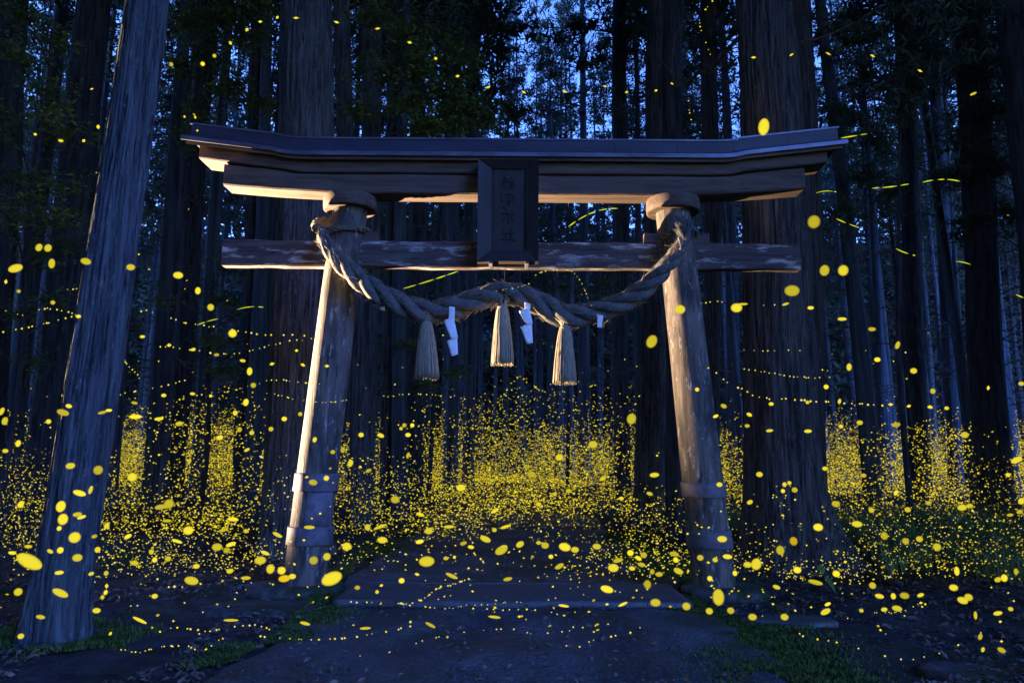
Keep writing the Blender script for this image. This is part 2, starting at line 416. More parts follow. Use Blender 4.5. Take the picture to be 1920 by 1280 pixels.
def rise(x):
    a = max(0.0, abs(x + 0.02) - 2.05)
    return 0.122 * (a if a > 0.25 else 2 * a * a) * (1.0)
def rise_s(x):
    a = max(0.0, abs(x + 0.02) - 1.3)
    return 0.030 * a * a
def chamf(y0, y1, z0, z1, c=0.012):
    return [(y0 + c, z0), (y1 - c, z0), (y1, z0 + c), (y1, z1 - c), (y1 - c, z1), (y0 + c, z1), (y0, z1 - c), (y0, z0 + c)]
def jit(x, k): return 0.004 * math.sin(x * 5.1 + k) + 0.003 * math.sin(x * 13.7 + 2 * k)

flat = dict(smooth=False)
gate_part('tie_beam', beam(np.linspace(-2.93, 2.90, 70), lambda x: chamf(7.312 + jit(x, 1), 7.442, 3.176 + jit(x, 2), 3.443 + jit(x, 3))), M['tiewood'], False)
gate_part('lower_lintel', beam(np.linspace(-2.94, 2.96, 60), lambda x: chamf(7.235 + jit(x, 4), 7.505, 3.917 + rise_s(x), 4.123 + rise(x) * 0.9, 0.014)), M['beamwood'], False)
gate_part('upper_lintel', beam(np.linspace(-3.19, 3.19, 60), lambda x: chamf(7.205 + jit(x, 5), 7.545, 4.128 + rise(x), 4.282 + rise(x), 0.012)), M['beamwood'], False)
# roof: ridge cover, sloping sheet in stepped layers, pale drip edge
def gable(y0, za, th, x, slope=0.62):
    ym = 7.375; yb = 2 * ym - y0; h = (ym - y0) * slope; r = rise(x)
    return [(y0, za + r), (ym, za + h + r), (yb, za + r), (yb, za + th + r), (ym, za + th + h + r), (y0, za + th + r)]
gate_part('roof_board', beam(np.linspace(-3.30, 3.32, 60), lambda x: gable(7.135, 4.232, 0.050, x)), M['eave'], False)
gate_part('metal_layer', beam(np.linspace(-3.335, 3.355, 60), lambda x: gable(7.105, 4.272, 0.028, x)), M['roof'], False)
gate_part('metal_step', beam(np.linspace(-3.31, 3.33, 60), lambda x: gable(7.128, 4.302, 0.018, x)), M['roof'], False)
gate_part('drip_edge', beam(np.linspace(-3.338, 3.358, 60), lambda x: [(7.094, 4.262 + rise(x)), (7.102, 4.262 + rise(x)), (7.102, 4.305 + rise(x)), (7.098, 4.309 + rise(x)), (7.094, 4.303 + rise(x))]), M['rooflip'], False)
# ridge cover made of separate folded sheets with a seam between them
seams = [-3.27, -2.72, -1.95, -0.98, 0.02, 1.02, 1.66, 2.22, 2.78, 3.29]
for a, b_ in zip(seams[:-1], seams[1:]):
    e = 0.0016
    gate_part('ridge_cover', beam(np.linspace(a + e, b_ - e, 12), lambda x: [(7.165, 4.30 + rise(x)), (7.585, 4.30 + rise(x)), (7.59, 4.458 + rise(x)), (7.57, 4.470 + rise(x)), (7.18, 4.470 + rise(x)), (7.160, 4.458 + rise(x))]), M['roof'], False)
gate_part('seam_backing', beam(np.linspace(-3.25, 3.27, 60), lambda x: [(7.175, 4.31 + rise(x)), (7.575, 4.31 + rise(x)), (7.575, 4.460 + rise(x)), (7.175, 4.460 + rise(x))]), M['darkwood'], False)  # backing added inside the ridge so no light leaks through the seams
gate_part('ridge_seam_bar', beam(np.linspace(-3.28, 3.30, 60), lambda x: [(7.150, 4.458 + rise(x)), (7.164, 4.458 + rise(x)), (7.164, 4.476 + rise(x)), (7.150, 4.476 + rise(x))]), M['rooflip'], False)

# posts
posts = []
for s, bx, tx in ((-1, -1.965, -1.672), (1, 1.945, 1.642)):
    n, nz = 72, 110
    z = np.linspace(0.05, 3.80, nz); a = np.linspace(0, 2 * math.pi, n, endpoint=False)
    t = (z - 0.05) / 3.75
    rad = 0.202 - 0.026 * t
    A, Zz = np.meshgrid(a, z)
    rr = rad[:, None] * (1 + 0.03 * (vnoise(np.cos(A) * 1.2 + 5 * s, np.sin(A) * 1.2, Zz * 0.9, 61) - 0.5) + 0.02 * (vnoise(np.cos(A) * 9, np.sin(A) * 9, Zz * 0.7, 62) - 0.5))
    cx = bx + (tx - bx) * t
    V = np.stack([cx[:, None] + rr * np.cos(A), GY + rr * np.sin(A), Zz], -1).reshape(-1, 3)
    mb = MB(); mb.add(V, grid_faces(nz, n, True))
    post = gate_part('post', mb, M['postwood'])
    posts.append(post)
    def at(zv): return bx + (tx - bx) * (zv - 0.05) / 3.75, 0.202 - 0.026 * (zv - 0.05) / 3.75
    # capital disc
    cxx = tx
    prof = [(0.14, 3.770), (0.250, 3.770), (0.251, 3.770), (0.266, 3.776), (0.267, 3.777), (0.272, 3.82), (0.272, 3.87), (0.268, 3.908), (0.267, 3.910), (0.255, 3.915), (0.1, 3.915)]
    V = np.concatenate([np.stack([cxx + r_ * np.cos(a), GY + r_ * np.sin(a), np.full(n, zz)], -1) for r_, zz in prof])
    mb = MB(); mb.add(V, grid_faces(len(prof), n, True))
    gate_part('capital', mb, M['beamwood'])
    # metal bands: bent sheets with a lip
    for (z0, z1) in (((0.955, 1.125), (0.455, 0.625)) if s < 0 else ((0.925, 1.065), (0.455, 0.620))):
        prof = []
        for q, zz, ex in ((0, z0, 0.006), (1, z0, 0.017), (2, z0 + 0.006, 0.02), (3, (z0 + z1) / 2, 0.018), (4, z1 - 0.006, 0.02), (5, z1, 0.017), (6, z1, 0.006)):
            c_, r_ = at(zz); prof.append(np.stack([c_ + (r_ + ex) * np.cos(a), GY + (r_ + ex) * np.sin(a), np.full(n, zz)], -1))
        mb = MB(); mb.add(np.concatenate(prof), grid_faces(7, n, True))
        gate_part('metal_band', mb, M['band'])
    # patch plate between the bands
    if s < 0:
        aa = np.linspace(R(-95), R(-20), 24)
        prof = []
        for zz in (0.632, 0.64, 0.80, 0.94, 0.948):
            c_, r_ = at(zz); ex = 0.010 if zz in (0.64, 0.80, 0.94) else 0.002
            prof.append(np.stack([c_ + (r_ + ex) * np.cos(aa), GY + (r_ + ex) * np.sin(aa), np.full(24, zz)], -1))
        mb = MB(); mb.add(np.concatenate(prof), grid_faces(5, 24))
        gate_part('patch_plate', mb, M['band'])
    # wedges beside the post on the tie beam
    c_, r_ = at(3.46)
    for d in (-1, 1):
        mb = MB()
        x0 = c_ + d * (r_ - 0.03); x1 = c_ + d * (r_ + 0.15)
        xa, xb = min(x0, x1), max(x0, x1)
        V = [(xa, 7.33, 3.448), (xb, 7.33, 3.448), (xb, 7.43, 3.448), (xa, 7.43, 3.448),
             (xa, 7.33, 3.53 if d > 0 else 3.555), (xb, 7.33, 3.555 if d > 0 else 3.53), (xb, 7.43, 3.555 if d > 0 else 3.53), (xa, 7.43, 3.53 if d > 0 else 3.555)]
        mb.add(V, [(0, 3, 2, 1), (4, 5, 6, 7), (0, 1, 5, 4), (1, 2, 6, 5), (2, 3, 7, 6), (3, 0, 4, 7)])
        gate_part('wedge', mb, M['beamwood'], False)

# name plaque: bevelled frame boards, panel, three carved characters, two brackets
plq = empty('plaque', (0, 0, 0)); plq.parent = gate
def quad_prism(mb, q, y0f, y1):  # q: four (x,z,y) front corners ; back at y1
    V = [(x, y, z) for x, z, y in q] + [(x, y1, z) for x, z, y in q]
    mb.add(V, [(0, 1, 2, 3), (7, 6, 5, 4), (0, 4, 5, 1), (1, 5, 6, 2), (2, 6, 7, 3), (3, 7, 4, 0)])
def pz(py, Yv): return P(953, py, Yv).z
PX0, PX1 = P(895, 400, 7.02).x, P(1010, 400, 7.02).x
PZ0, PZ1 = pz(491, 7.10), pz(298, 7.02)
IX0, IX1 = P(921, 400, 7.10).x, P(985, 400, 7.10).x
IZ0, IZ1 = pz(469, 7.13), pz(318, 7.10)
TILT = lambda z: 7.13 - 0.055 * (z - PZ0) / (PZ1 - PZ0)    # leans forward at the top
fo, fi = -0.055, 0.0
O = [(PX0, PZ0), (PX1, PZ0), (PX1, PZ1), (PX0, PZ1)]
I = [(IX0, IZ0), (IX1, IZ0), (IX1, IZ1), (IX0, IZ1)]
for k in range(4):
    a, b_, c_, d_ = O[k], O[(k + 1) % 4], I[(k + 1) % 4], I[k]
    mb = MB()
    quad_prism(mb, [(a[0], a[1], TILT(a[1]) + fo), (b_[0], b_[1], TILT(b_[1]) + fo), (c_[0], c_[1], TILT(c_[1]) + fi), (d_[0], d_[1], TILT(d_[1]) + fi)], 0, 7.19)
    gate_part('plaque_frame', mb, M['darkwood'], False, plq)
mb = MB()
e = 0.004
quad_prism(mb, [(IX0 - e, IZ0 - e, TILT(IZ0) + 0.018), (IX1 + e, IZ0 - e, TILT(IZ0) + 0.018), (IX1 + e, IZ1 + e, TILT(IZ1) + 0.018), (IX0 - e, IZ1 + e, TILT(IZ1) + 0.018)], 0, 7.185)
gate_part('plaque_panel', mb, M['darkwood'], False, plq)
glyphs = [  # strokes in photo pixels on the panel: polyline, half width
    ([(944, 331), (949, 336)], 1.2), ([(959, 331), (955, 338)], 1.3), ([(941, 343), (948, 339), (956, 341), (965, 340)], 1.2),
    ([(950, 337), (945, 346), (940, 351)], 1.2), ([(957, 341), (962, 345), (966, 350)], 1.2), ([(955, 345), (961, 349), (956, 356)], 1.3), ([(947, 352), (953, 350)], 1.0),
    ([(941, 367), (940, 374), (942, 379)], 1.1), ([(948, 364), (962, 366), (963, 376), (950, 378)], 1.0), ([(949, 371), (961, 371)], 0.9), ([(955, 362), (954, 386)], 1.2), ([(943, 389), (949, 392)], 1.1),
    ([(940, 402), (950, 400), (964, 403)], 1.1), ([(952, 398), (954, 412), (953, 420)], 1.3), ([(946, 410), (942, 417)], 1.0), ([(958, 408), (963, 413)], 1.0),
    ([(944, 433), (939, 436)], 1.1), ([(941, 441), (946, 437), (948, 444), (936, 450)], 1.1), ([(957, 432), (958, 447)], 1.2), ([(951, 438), (965, 437)], 1.0), ([(944, 450), (955, 449), (967, 451)], 1.3)]
for pts, hw in glyphs:
    q = spline(pts, max(2, 5 * (len(pts) - 1) + 1)) if len(pts) > 2 else np.array(pts, float)
    W = np.array([[*(lambda v: (v.x, TILT(v.z) + 0.0155, v.z))(P(p[0], p[1], TILT(pz(p[1], 7.1)) + 0.0155))] for p in q])
    mb = MB(); add_tube(mb, W, hw * 7.4 / F * 0.9, 6)
    gate_part('carved_stroke', mb, M['ink'], True, plq)
for px in (920, 988):
    x = P(px, 493, 7.12).x; z = pz(493, 7.12)
    bo = bevel_box('bracket', x - 0.018, x + 0.018, 7.085 - GY, 7.312 - GY, z - 0.014, z + 0.010, M['band'], plq, 0.003)

# foot stones
def stone(name, cx, cy, rx, ry, h, mat, seed, label, cat, group=None, z0=-0.03):
    n, nz = 64, 16
    a = np.linspace(0, 2 * math.pi, n, endpoint=False)
    prof = [(0.98, 0.0), (1.02, 0.25), (1.0, 0.55), (0.95, 0.8), (0.86, 0.94), (0.72, 1.0), (0.45, 1.0), (0.02, 1.0)]
    rings = []
    for r_, zz in prof:
        nn = 1 + 0.22 * (vnoise(np.cos(a) * 1.3 + seed, np.sin(a) * 1.3, zz * 0.8, seed) - 0.5) + 0.07 * (vnoise(np.cos(a) * 5, np.sin(a) * 5, zz * 3, seed + 1) - 0.5)
        rings.append(np.stack([rx * r_ * nn * np.cos(a), ry * r_ * nn * np.sin(a), z0 + h * zz + 0.012 * (vnoise(r_ * np.cos(a) * 4, r_ * np.sin(a) * 4, 0, seed + 2) - 0.5)], -1))
    me = np_mesh(name, np.concatenate(rings), grid_faces(len(prof), n, True), mat)
    o = link(name, me, None, (cx, cy, float(ground_z(cx, cy))))
    return tag(o, label, cat, group)
stone('foot_stone', -2.05, 7.36, 0.44, 0.40, 0.12, M['base'], 71, 'squat rounded stone with pale streaks under the left gate post', 'stone')
stone('foot_stone', 2.02, 7.36, 0.40, 0.38, 0.13, M['base'], 77, 'dark mossy rounded stone under the right gate post', 'stone')
stone('flat_stone', -2.12, 6.62, 0.52, 0.30, 0.07, M['base'], 83, 'flat pale stone on the ground in front of the left post stone', 'stone')
stone('kerb_stone', 2.20, 6.15, 0.40, 0.16, 0.08, M['sill'], 88, 'pale smooth stone at the mossy path edge before the right post', 'stone')

# ------------------------------------------------------------------ sacred rope
rope_px = [(598, 424, 9), (606, 446, 12), (626, 478, 15), (655, 508, 17.5), (700, 543, 20), (750, 570, 21.5), (800, 585, 22.5), (850, 577, 22), (900, 560, 21), (942, 549, 21), (985, 557, 22), (1022, 575, 22.5),
           (1060, 592, 22), (1105, 588, 20), (1150, 574, 19), (1200, 547, 18), (1238, 512, 16.5), (1265, 478, 14), (1282, 452, 11), (1288, 440, 8)]
def rope_Y(px):
    d = min(abs(px - 640), abs(px - 1268))
    return 7.04 + 0.16 * min(1, max(0, d - 30) / 120)
ctrl = np.array([[*P(a, b_, rope_Y(a)), c_ * 7.35 / F] for a, b_, c_ in rope_px])
ctrl[0][1] = 7.30
NS = 420
cl = spline(ctrl, NS)
C3, RR = cl[:, :3], cl[:, 3]
T = np.gradient(C3, axis=0); ds = np.linalg.norm(T, axis=1); T /= ds[:, None]
U = np.array([0, 0, 1.0]) - T * T[:, 2:3]; U /= np.linalg.norm(U, axis=1)[:, None]
Fr = np.cross(U, T)                       # points toward the camera side for +x travel
Fr = np.where(Fr[:, 1:2] > 0, -Fr, Fr)
phi0 = np.cumsum(ds * 2 * math.pi / np.clip(RR * 6.8, 0.25, 0.80))
rope = empty('sacred_rope', (0, 7.2, 3.0))
tag(rope, 'thick twisted straw rope hung between the gate posts with three tassels', 'rope')
def rope_part(name, mb, mat, smooth=True, parent=None):
    V, Fs = mb.arrays()
    return link(name, np_mesh(name, V - np.array([0, 7.2, 3.0]), Fs, mat, smooth=smooth), parent or rope)
for k in range(3):
    ph = phi0 + k * 2 * math.pi / 3
    pts = C3 + (RR * 0.55)[:, None] * (np.cos(ph)[:, None] * U + np.sin(ph)[:, None] * Fr)
    n = 48
    mb = MB(); add_tube(mb, pts, RR * 0.50, n)
    V = mb.v[0]
    core = V[:NS * n].reshape(NS, n, 3); c0 = core.mean(1, keepdims=True)
    aa = np.linspace(0, 2 * math.pi, n, endpoint=False)
    lay = np.sin(aa[None] * 8 + phi0[:, None] * 3.0) * 0.022 + 0.05 * (vnoise(aa[None] * 2.2, phi0[:, None] * 6, k, 90) - 0.5)
    V[:NS * n] = (c0 + (core - c0) * (1 + lay)[..., None]).reshape(-1, 3)
    rope_part('strand', mb, M['straw'])
# loose straw fibres standing off the rope
mb = MB()
for _ in range(1100):
    i = random.randrange(20, NS - 20); ang = random.uniform(0, 2 * math.pi)
    d = math.cos(ang) * U[i] + math.sin(ang) * Fr[i]
    p0 = C3[i] + d * RR[i] * 0.98
    L_ = random.uniform(0.02, 0.085)
    dirv = d * random.uniform(0.1, 0.5) + T[i] * random.choice([-1, 1]) + np.array([0, 0, random.uniform(-.3, .1)])
    p1 = p0 + dirv * L_ * 0.6; p2 = p1 + (dirv + rng.normal(0, .3, 3)) * L_ * 0.5
    add_tube(mb, [p0, p1, p2], [0.0016, 0.0013, 0.0006], 3, False)
rope_part('straw_fibres', mb, M['tassel'])['kind'] = 'stuff'
# thinner wrap ropes round the post necks
def wrap_rope(cx, z, r, tiltx, tilty, thick, turns, mat, a0=0, a1=2 * math.pi):
    n = 150
    a = np.linspace(a0, a1 * turns, n)
    pc = np.stack([cx + r * np.cos(a), GY + r * np.sin(a), z + tiltx * np.cos(a) + tilty * np.sin(a) + 0.02 * a / 6.28], -1)
    Tt = np.gradient(pc, axis=0); l = np.linalg.norm(Tt, axis=1); Tt /= l[:, None]
    Uu = np.array([0, 0, 1.0]) - Tt * Tt[:, 2:3]; Uu /= np.linalg.norm(Uu, axis=1)[:, None]
    Ff = np.cross(Tt, Uu)
    ph = np.cumsum(l) * 2 * math.pi / (thick * 4.5)
    mb = MB()
    for k in range(2):
        q = pc + thick * 0.5 * (np.cos(ph + k * math.pi)[:, None] * Uu + np.sin(ph + k * math.pi)[:, None] * Ff)
        add_tube(mb, q, thick * 0.56, 8)
    rope_part('wrap_rope', mb, mat)
lx = -1.69
wrap_rope(lx, 3.545, 0.205, -0.01, 0.03, 0.026, 1.0, M['oldrope'])
wrap_rope(lx + 0.01, 3.51, 0.212, 0.03, 0.0, 0.022, 1.0, M['oldrope'])
wrap_rope(1.668, 3.44, 0.205, 0.05, -0.10, 0.026, 1.0, M['straw'])
# left end of the rope tucked round the post
mb = MB()
q = spline([P(604, 432, 7.25), P(594, 424, 7.38), P(604, 416, 7.56), P(640, 418, 7.66)], 40)
ph = np.linspace(0, 14, 40)
for k in range(3):
    add_tube(mb, q + 0.028 * np.stack([np.cos(ph + k * 2.09), 0 * ph, np.sin(ph + k * 2.09)], -1), 0.034, 8)
rope_part('rope_end', mb, M['oldrope'])
# brush of straw and raffia tie where the rope ends on the other post
mb = MB()
root = np.array(P(1284, 448, 6.98))
for _ in range(150):
    tip = np.array(P(1258 + random.random() * 44, 398 + random.random() * 30 + abs(random.gauss(0, 6)), 7.06 + random.uniform(-.06, .05)))
    tip = tip + 0
    mid = root * 0.45 + tip * 0.55 + rng.normal(0, .008, 3) + np.array([0, -.035, 0])
    add_tube(mb, spline([root + rng.normal(0, .008, 3), mid, tip], 6), np.linspace(0.0042, 0.0016, 6), 4, False)
rope_part('straw_brush', mb, M['straw'])
mb = MB()
for k in range(5):
    q = [P(1272 + k * 1.5, 444, 6.95), P(1275 + k, 455, 6.90), P(1279 - k, 468, 6.94)]
    add_tube(mb, spline(q, 8), 0.006, 5)
for k in range(16):
    q0 = np.array(P(1266, 463, 6.93)) + rng.normal(0, .012, 3)
    add_tube(mb, [q0, q0 + rng.normal(0, .03, 3) + np.array([-.02, -.02, 0])], 0.002, 3, False)
rope_part('raffia_tie', mb, M['tassel'])
mb = MB()
top = P(947, 503, 7.30)
add_tube(mb, spline([top, P(946, 522, 7.25), P(944, 548, 7.14), P(945, 566, 7.12)], 10), 0.0035, 5)
rope_part('hanging_cord', mb, M['wire'])

def tassel(px, py0, py1, half_top, half_bot, seed):
    r2 = random.Random(seed)
    Yt = 7.17
    top = np.array(P(px, py0, Yt)); bot = np.array(P(px, py1, Yt))
    Lh = top[2] - bot[2]; wt, wb = half_top * 7.5 / F, half_bot * 7.5 / F
    mb = MB()
    for i in range(300):
        a = r2.uniform(0, 6.283); q = math.sqrt(r2.random())
        if i < 190: q = 0.93 + 0.07 * r2.random()
        e = r2.uniform(0.94, 1.0)
        pts = []
        for t in (0, 0.12, 0.35, 0.7, 1.0):
            w = wt + (wb - wt) * (t ** 0.62) * (1.06 if t < .9 else 1.0)
            rr_ = q * w + r2.gauss(0, .0015)
            pts.append((top[0] + (bot[0] - top[0]) * t + rr_ * math.cos(a + 0.05 * t), Yt + 0.85 * rr_ * math.sin(a), top[2] - Lh * t * e))
        add_tube(mb, spline(pts, 8), [0.003, 0.0032, 0.0034, 0.0035, 0.0035, 0.0035, 0.0034, 0.003], 4, True)
    tp = rope_part('tassel', mb, M['tassel'])
    mb = MB()
    for k in range(3):
        a = np.linspace(0, 6.283, 20)
        add_tube(mb, np.stack([top[0] + (wt + .006) * np.cos(a), Yt + (wt + .006) * np.sin(a), top[2] - 0.03 - 0.010 * k + 0.003 * np.sin(a)], -1), 0.006, 6)
    # neck fanning up into the rope
    for i in range(60):
        a = r2.uniform(0, 6.283)
        add_tube(mb, spline([(top[0] + wt * .8 * math.cos(a), Yt + wt * .8 * math.sin(a), top[2] - .03), (top[0] + wt * 1.3 * math.cos(a), Yt + wt * 1.2 * math.sin(a), top[2] + .02), (top[0] + 0.11 * math.cos(a) + r2.gauss(0, .02), Yt + .07 * math.sin(a), top[2] + .085)], 6), 0.004, 4, False)
    rope_part('neck_tie', mb, M['tassel'], True, tp)
tassel(800, 601, 712, 6.5, 22.5, 1)
tassel(942, 570, 686, 6.5, 20.5, 2)
tassel(1059, 609, 721, 6.5, 21, 3)

# paper streamers: folded zigzag of three or four paper panels with thickness
def streamer(panels, Yv, label):
    o = None
    root = P(panels[0][0][0], panels[0][0][1], Yv)
    o = empty('paper_streamer', root)
    tag(o, label, 'paper streamer', 'white folded papers on the rope')
    for k, q in enumerate(panels):
        y = Yv - 0.012 * (k % 2)
        P4 = [np.array(P(a, b_, y + dy)) - np.array(root) for (a, b_), dy in zip(q, (0, 0.004, 0.016, 0.012))]
        nu, nv = 7, 5
        grid = np.array([[(P4[0] * (1 - v) + P4[1] * v) * (1 - u) + (P4[3] * (1 - v) + P4[2] * v) * u + np.array([0, 0.006 * math.sin(u * 3 + k), 0]) for v in np.linspace(0, 1, nv)] for u in np.linspace(0, 1, nu)]).reshape(-1, 3)
        me = np_mesh('paper_fold', grid, grid_faces(nu, nv), M['paper'])
        p = link('paper_fold', me, o)
        md = p.modifiers.new('thick', 'SOLIDIFY'); md.thickness = 0.0012
    return o
streamer([[(842, 574), (853, 576), (852, 600), (841, 598)], [(832, 601), (850, 592), (859, 634), (846, 636)], [(838, 639), (857, 630), (859, 664), (847, 668)]], 7.03, 'white zigzag paper hanging from the rope beside the lowest-swung left tassel')
streamer([[(984, 566), (995, 570), (993, 588), (983, 586)], [(973, 583), (992, 576), (999, 607), (988, 610)], [(976, 613), (997, 603), (999, 643), (988, 645)]], 7.03, 'white zigzag paper hanging beside the middle tassel')
streamer([[(713, 560), (724, 564), (721, 583), (713, 580)]], 7.10, 'short white paper tab under the rope near the left post')
streamer([[(1119, 588), (1131, 592), (1128, 615), (1120, 614)]], 7.10, 'short white paper tab under the rope near the right post')

# ------------------------------------------------------------------ trees
def trunk_mesh(name, axis, r_of, n, zs, seed, furrow, mat, flare=0.0, flare_h=0.4, lobes=5, lobe_dir=None):
    """axis(z)->(x,y) centre, r_of(z) radius; vertical furrows, root flare with buttress lobes. base at z=0"""
    a = np.linspace(0, 2 * math.pi, n, endpoint=False)
    A, Zz = np.meshgrid(a, zs)
    ca, sa = np.cos(A), np.sin(A)
    rad = np.array([r_of(z) for z in zs])[:, None]
    wob = (vnoise(seed + 0.0, 1.3, Zz * 1.1, seed) - 0.5) * 0.5
    A2 = A + wob * 0.25
    c2, s2 = np.cos(A2), np.sin(A2)
    k = 0.02 * 2 / 0.045
    d = (vnoise(c2 * 2.0 + seed, s2 * 2.0, Zz * 0.6, seed) - 0.5) * 0.14
    fr = 1 - np.abs(2 * vnoise(c2 * 9.0, s2 * 9.0, Zz * 0.9 + seed, seed + 1) - 1)
    fr2 = 1 - np.abs(2 * vnoise(c2 * 19.0, s2 * 19.0, Zz * 1.5 + seed, seed + 2) - 1)
    rr = rad * (1 + d) - furrow * (fr ** 3) * 1.0 - furrow * 0.6 * (fr2 ** 3)
    if flare:
        e = np.exp(-np.clip(Zz, 0, 99) / flare_h)
        lob = 0.35 + 0.65 * np.clip(np.cos(A * lobes + seed) * 0.5 + 0.5 + 0.6 * (vnoise(ca * 2, sa * 2, seed, seed + 4) - 0.5), 0, 1.3) ** 1.5
        ext = flare * lob
        if lobe_dir is not None:
            ext = ext + lobe_dir[1] * np.clip(np.cos(A - lobe_dir[0]), 0, 1) ** 6
        rr = rr + rad * e * ext
    cx = np.array([axis(z)[0] for z in zs])[:, None]; cy = np.array([axis(z)[1] for z in zs])[:, None]
    V = np.stack([cx + rr * ca, cy + rr * sa, Zz], -1).reshape(-1, 3)
    return np_mesh(name, V, grid_faces(len(zs), n, True), mat)

def leaf_cards(Cn, size, asp=0.42, up_bias=0.6, droop=0.0):
    """diamond leaf faces at the given centres"""
    n = len(Cn)
    nrm = rng.normal(0, 1, (n, 3)); nrm[:, 2] = np.abs(nrm[:, 2]) + up_bias
    nrm /= np.linalg.norm(nrm, axis=1)[:, None]
    d = rng.normal(0, 1, (n, 3)); d[:, 2] -= droop
    d -= nrm * (d * nrm).sum(1)[:, None]; d /= np.linalg.norm(d, axis=1)[:, None] + 1e-9
    s = np.cross(nrm, d)
    L_ = (size * rng.uniform(0.6, 1.3, n))[:, None]
    V = np.stack([Cn - d * L_ * 0.5, Cn + s * L_ * asp * 0.5 - d * L_ * 0.05 + nrm * L_ * 0.06, Cn + d * L_ * 0.5 - nrm * L_ * 0.05, Cn - s * L_ * asp * 0.5 - d * L_ * 0.05 + nrm * L_ * 0.06], 1)
    return V.reshape(-1, 3), np.arange(n * 4).reshape(n, 4)

def crown_mesh(name, H, h0, Rm, nb, per, leaf, dead=12, dead_h0=2.5, dead_len=1.8, seed=0):
    """cedar crown: drooping limbs in the crown with needle sprays, bare dead limbs below it"""
    rs = np.random.default_rng(seed)
    mb = MB(); cents = []
    for i in range(nb + dead):
        isdead = i >= nb
        z = rs.uniform(dead_h0, h0) if isdead else h0 + (H - h0) * rs.random() ** 1.15
        az = rs.uniform(0, 6.283)
        Ln = rs.uniform(0.5, 1.0) * (dead_len if isdead else Rm * (1 - (z - h0) / (H - h0) * 0.85))
        d = np.array([math.cos(az), math.sin(az), 0])
        up = rs.uniform(0.0, 0.45) if isdead else rs.uniform(-0.1, 0.35)
        pts = [np.array([0, 0, z]), np.array([0, 0, z + up * Ln * 0.4]) + d * Ln * 0.4, np.array([0, 0, z + up * Ln * 0.35 - Ln * 0.12]) + d * Ln * 0.75 + rs.normal(0, .06, 3) * Ln, np.array([0, 0, z - Ln * 0.12 * (1 if not isdead else -1)]) + d * Ln]
        sp = spline(pts, 7)
        add_tube(mb, sp, np.linspace(0.030, 0.006, 7) * (0.6 if isdead else 1), 4, False)
        if isdead:
            for _ in range(3):
                k = rs.integers(2, 6); dd = d * 0.5 + rs.normal(0, .5, 3)
                add_tube(mb, [sp[k], sp[k] + dd * Ln * 0.2, sp[k] + dd * Ln * 0.35 + np.array([0, 0, -.08])], [0.009, 0.006, 0.003], 3, False)
        else:
            t = rs.uniform(0.22, 1.0, per)
            q = sp[np.clip((t * 6).astype(int), 0, 6)]
            # sprays: clusters of leaves around a few side twigs
            ncl = max(4, per // 9)
            cl_ = sp[rs.integers(2, 7, ncl)] + rs.normal(0, 1, (ncl, 3)) * np.array([0.28, 0.28, 0.16]) * (Ln / 2.2) ** 0.5
            w = rs.integers(0, ncl, per)
            cents.append(cl_[w] + rs.normal(0, 1, (per, 3)) * np.array([0.13, 0.13, 0.10]) + (q - cl_[w]) * 0.10)
    V, Fs = mb.arrays()
    Cn = np.concatenate(cents)
    LV, LF = leaf_cards(Cn, leaf * 1.25, 0.24, 0.3, 0.8)
    Vall = np.concatenate([V, LV])
    fq = Fs[-1]
    faces = [np.concatenate([fq, LF + len(V)])]
    mi = np.concatenate([np.zeros(len(fq), int), np.ones(len(LF), int)])
    return np_mesh(name, Vall, faces, [M['twig'], M['needle']], mi, False)

CROWNS = [crown_mesh('crown', 24, 10.0, 2.1, 80, 34, 0.22, 26, 2.5, 2.0, 101), crown_mesh('crown', 26, 12.0, 1.9, 75, 34, 0.22, 30, 3.0, 1.8, 102),
          crown_mesh('crown', 22, 8.5, 2.2, 80, 34, 0.22, 22, 2.0, 2.0, 103), crown_mesh('crown', 25, 13.0, 1.9, 70, 34, 0.22, 34, 3.0, 1.8, 104)]
HIGH = [crown_mesh('crown', 28, 13.5, 3.0, 100, 50, 0.36, 4, 11.0, 1.6, 111), crown_mesh('crown', 30, 14.5, 3.2, 100, 50, 0.36, 4, 12.0, 1.6, 112)]

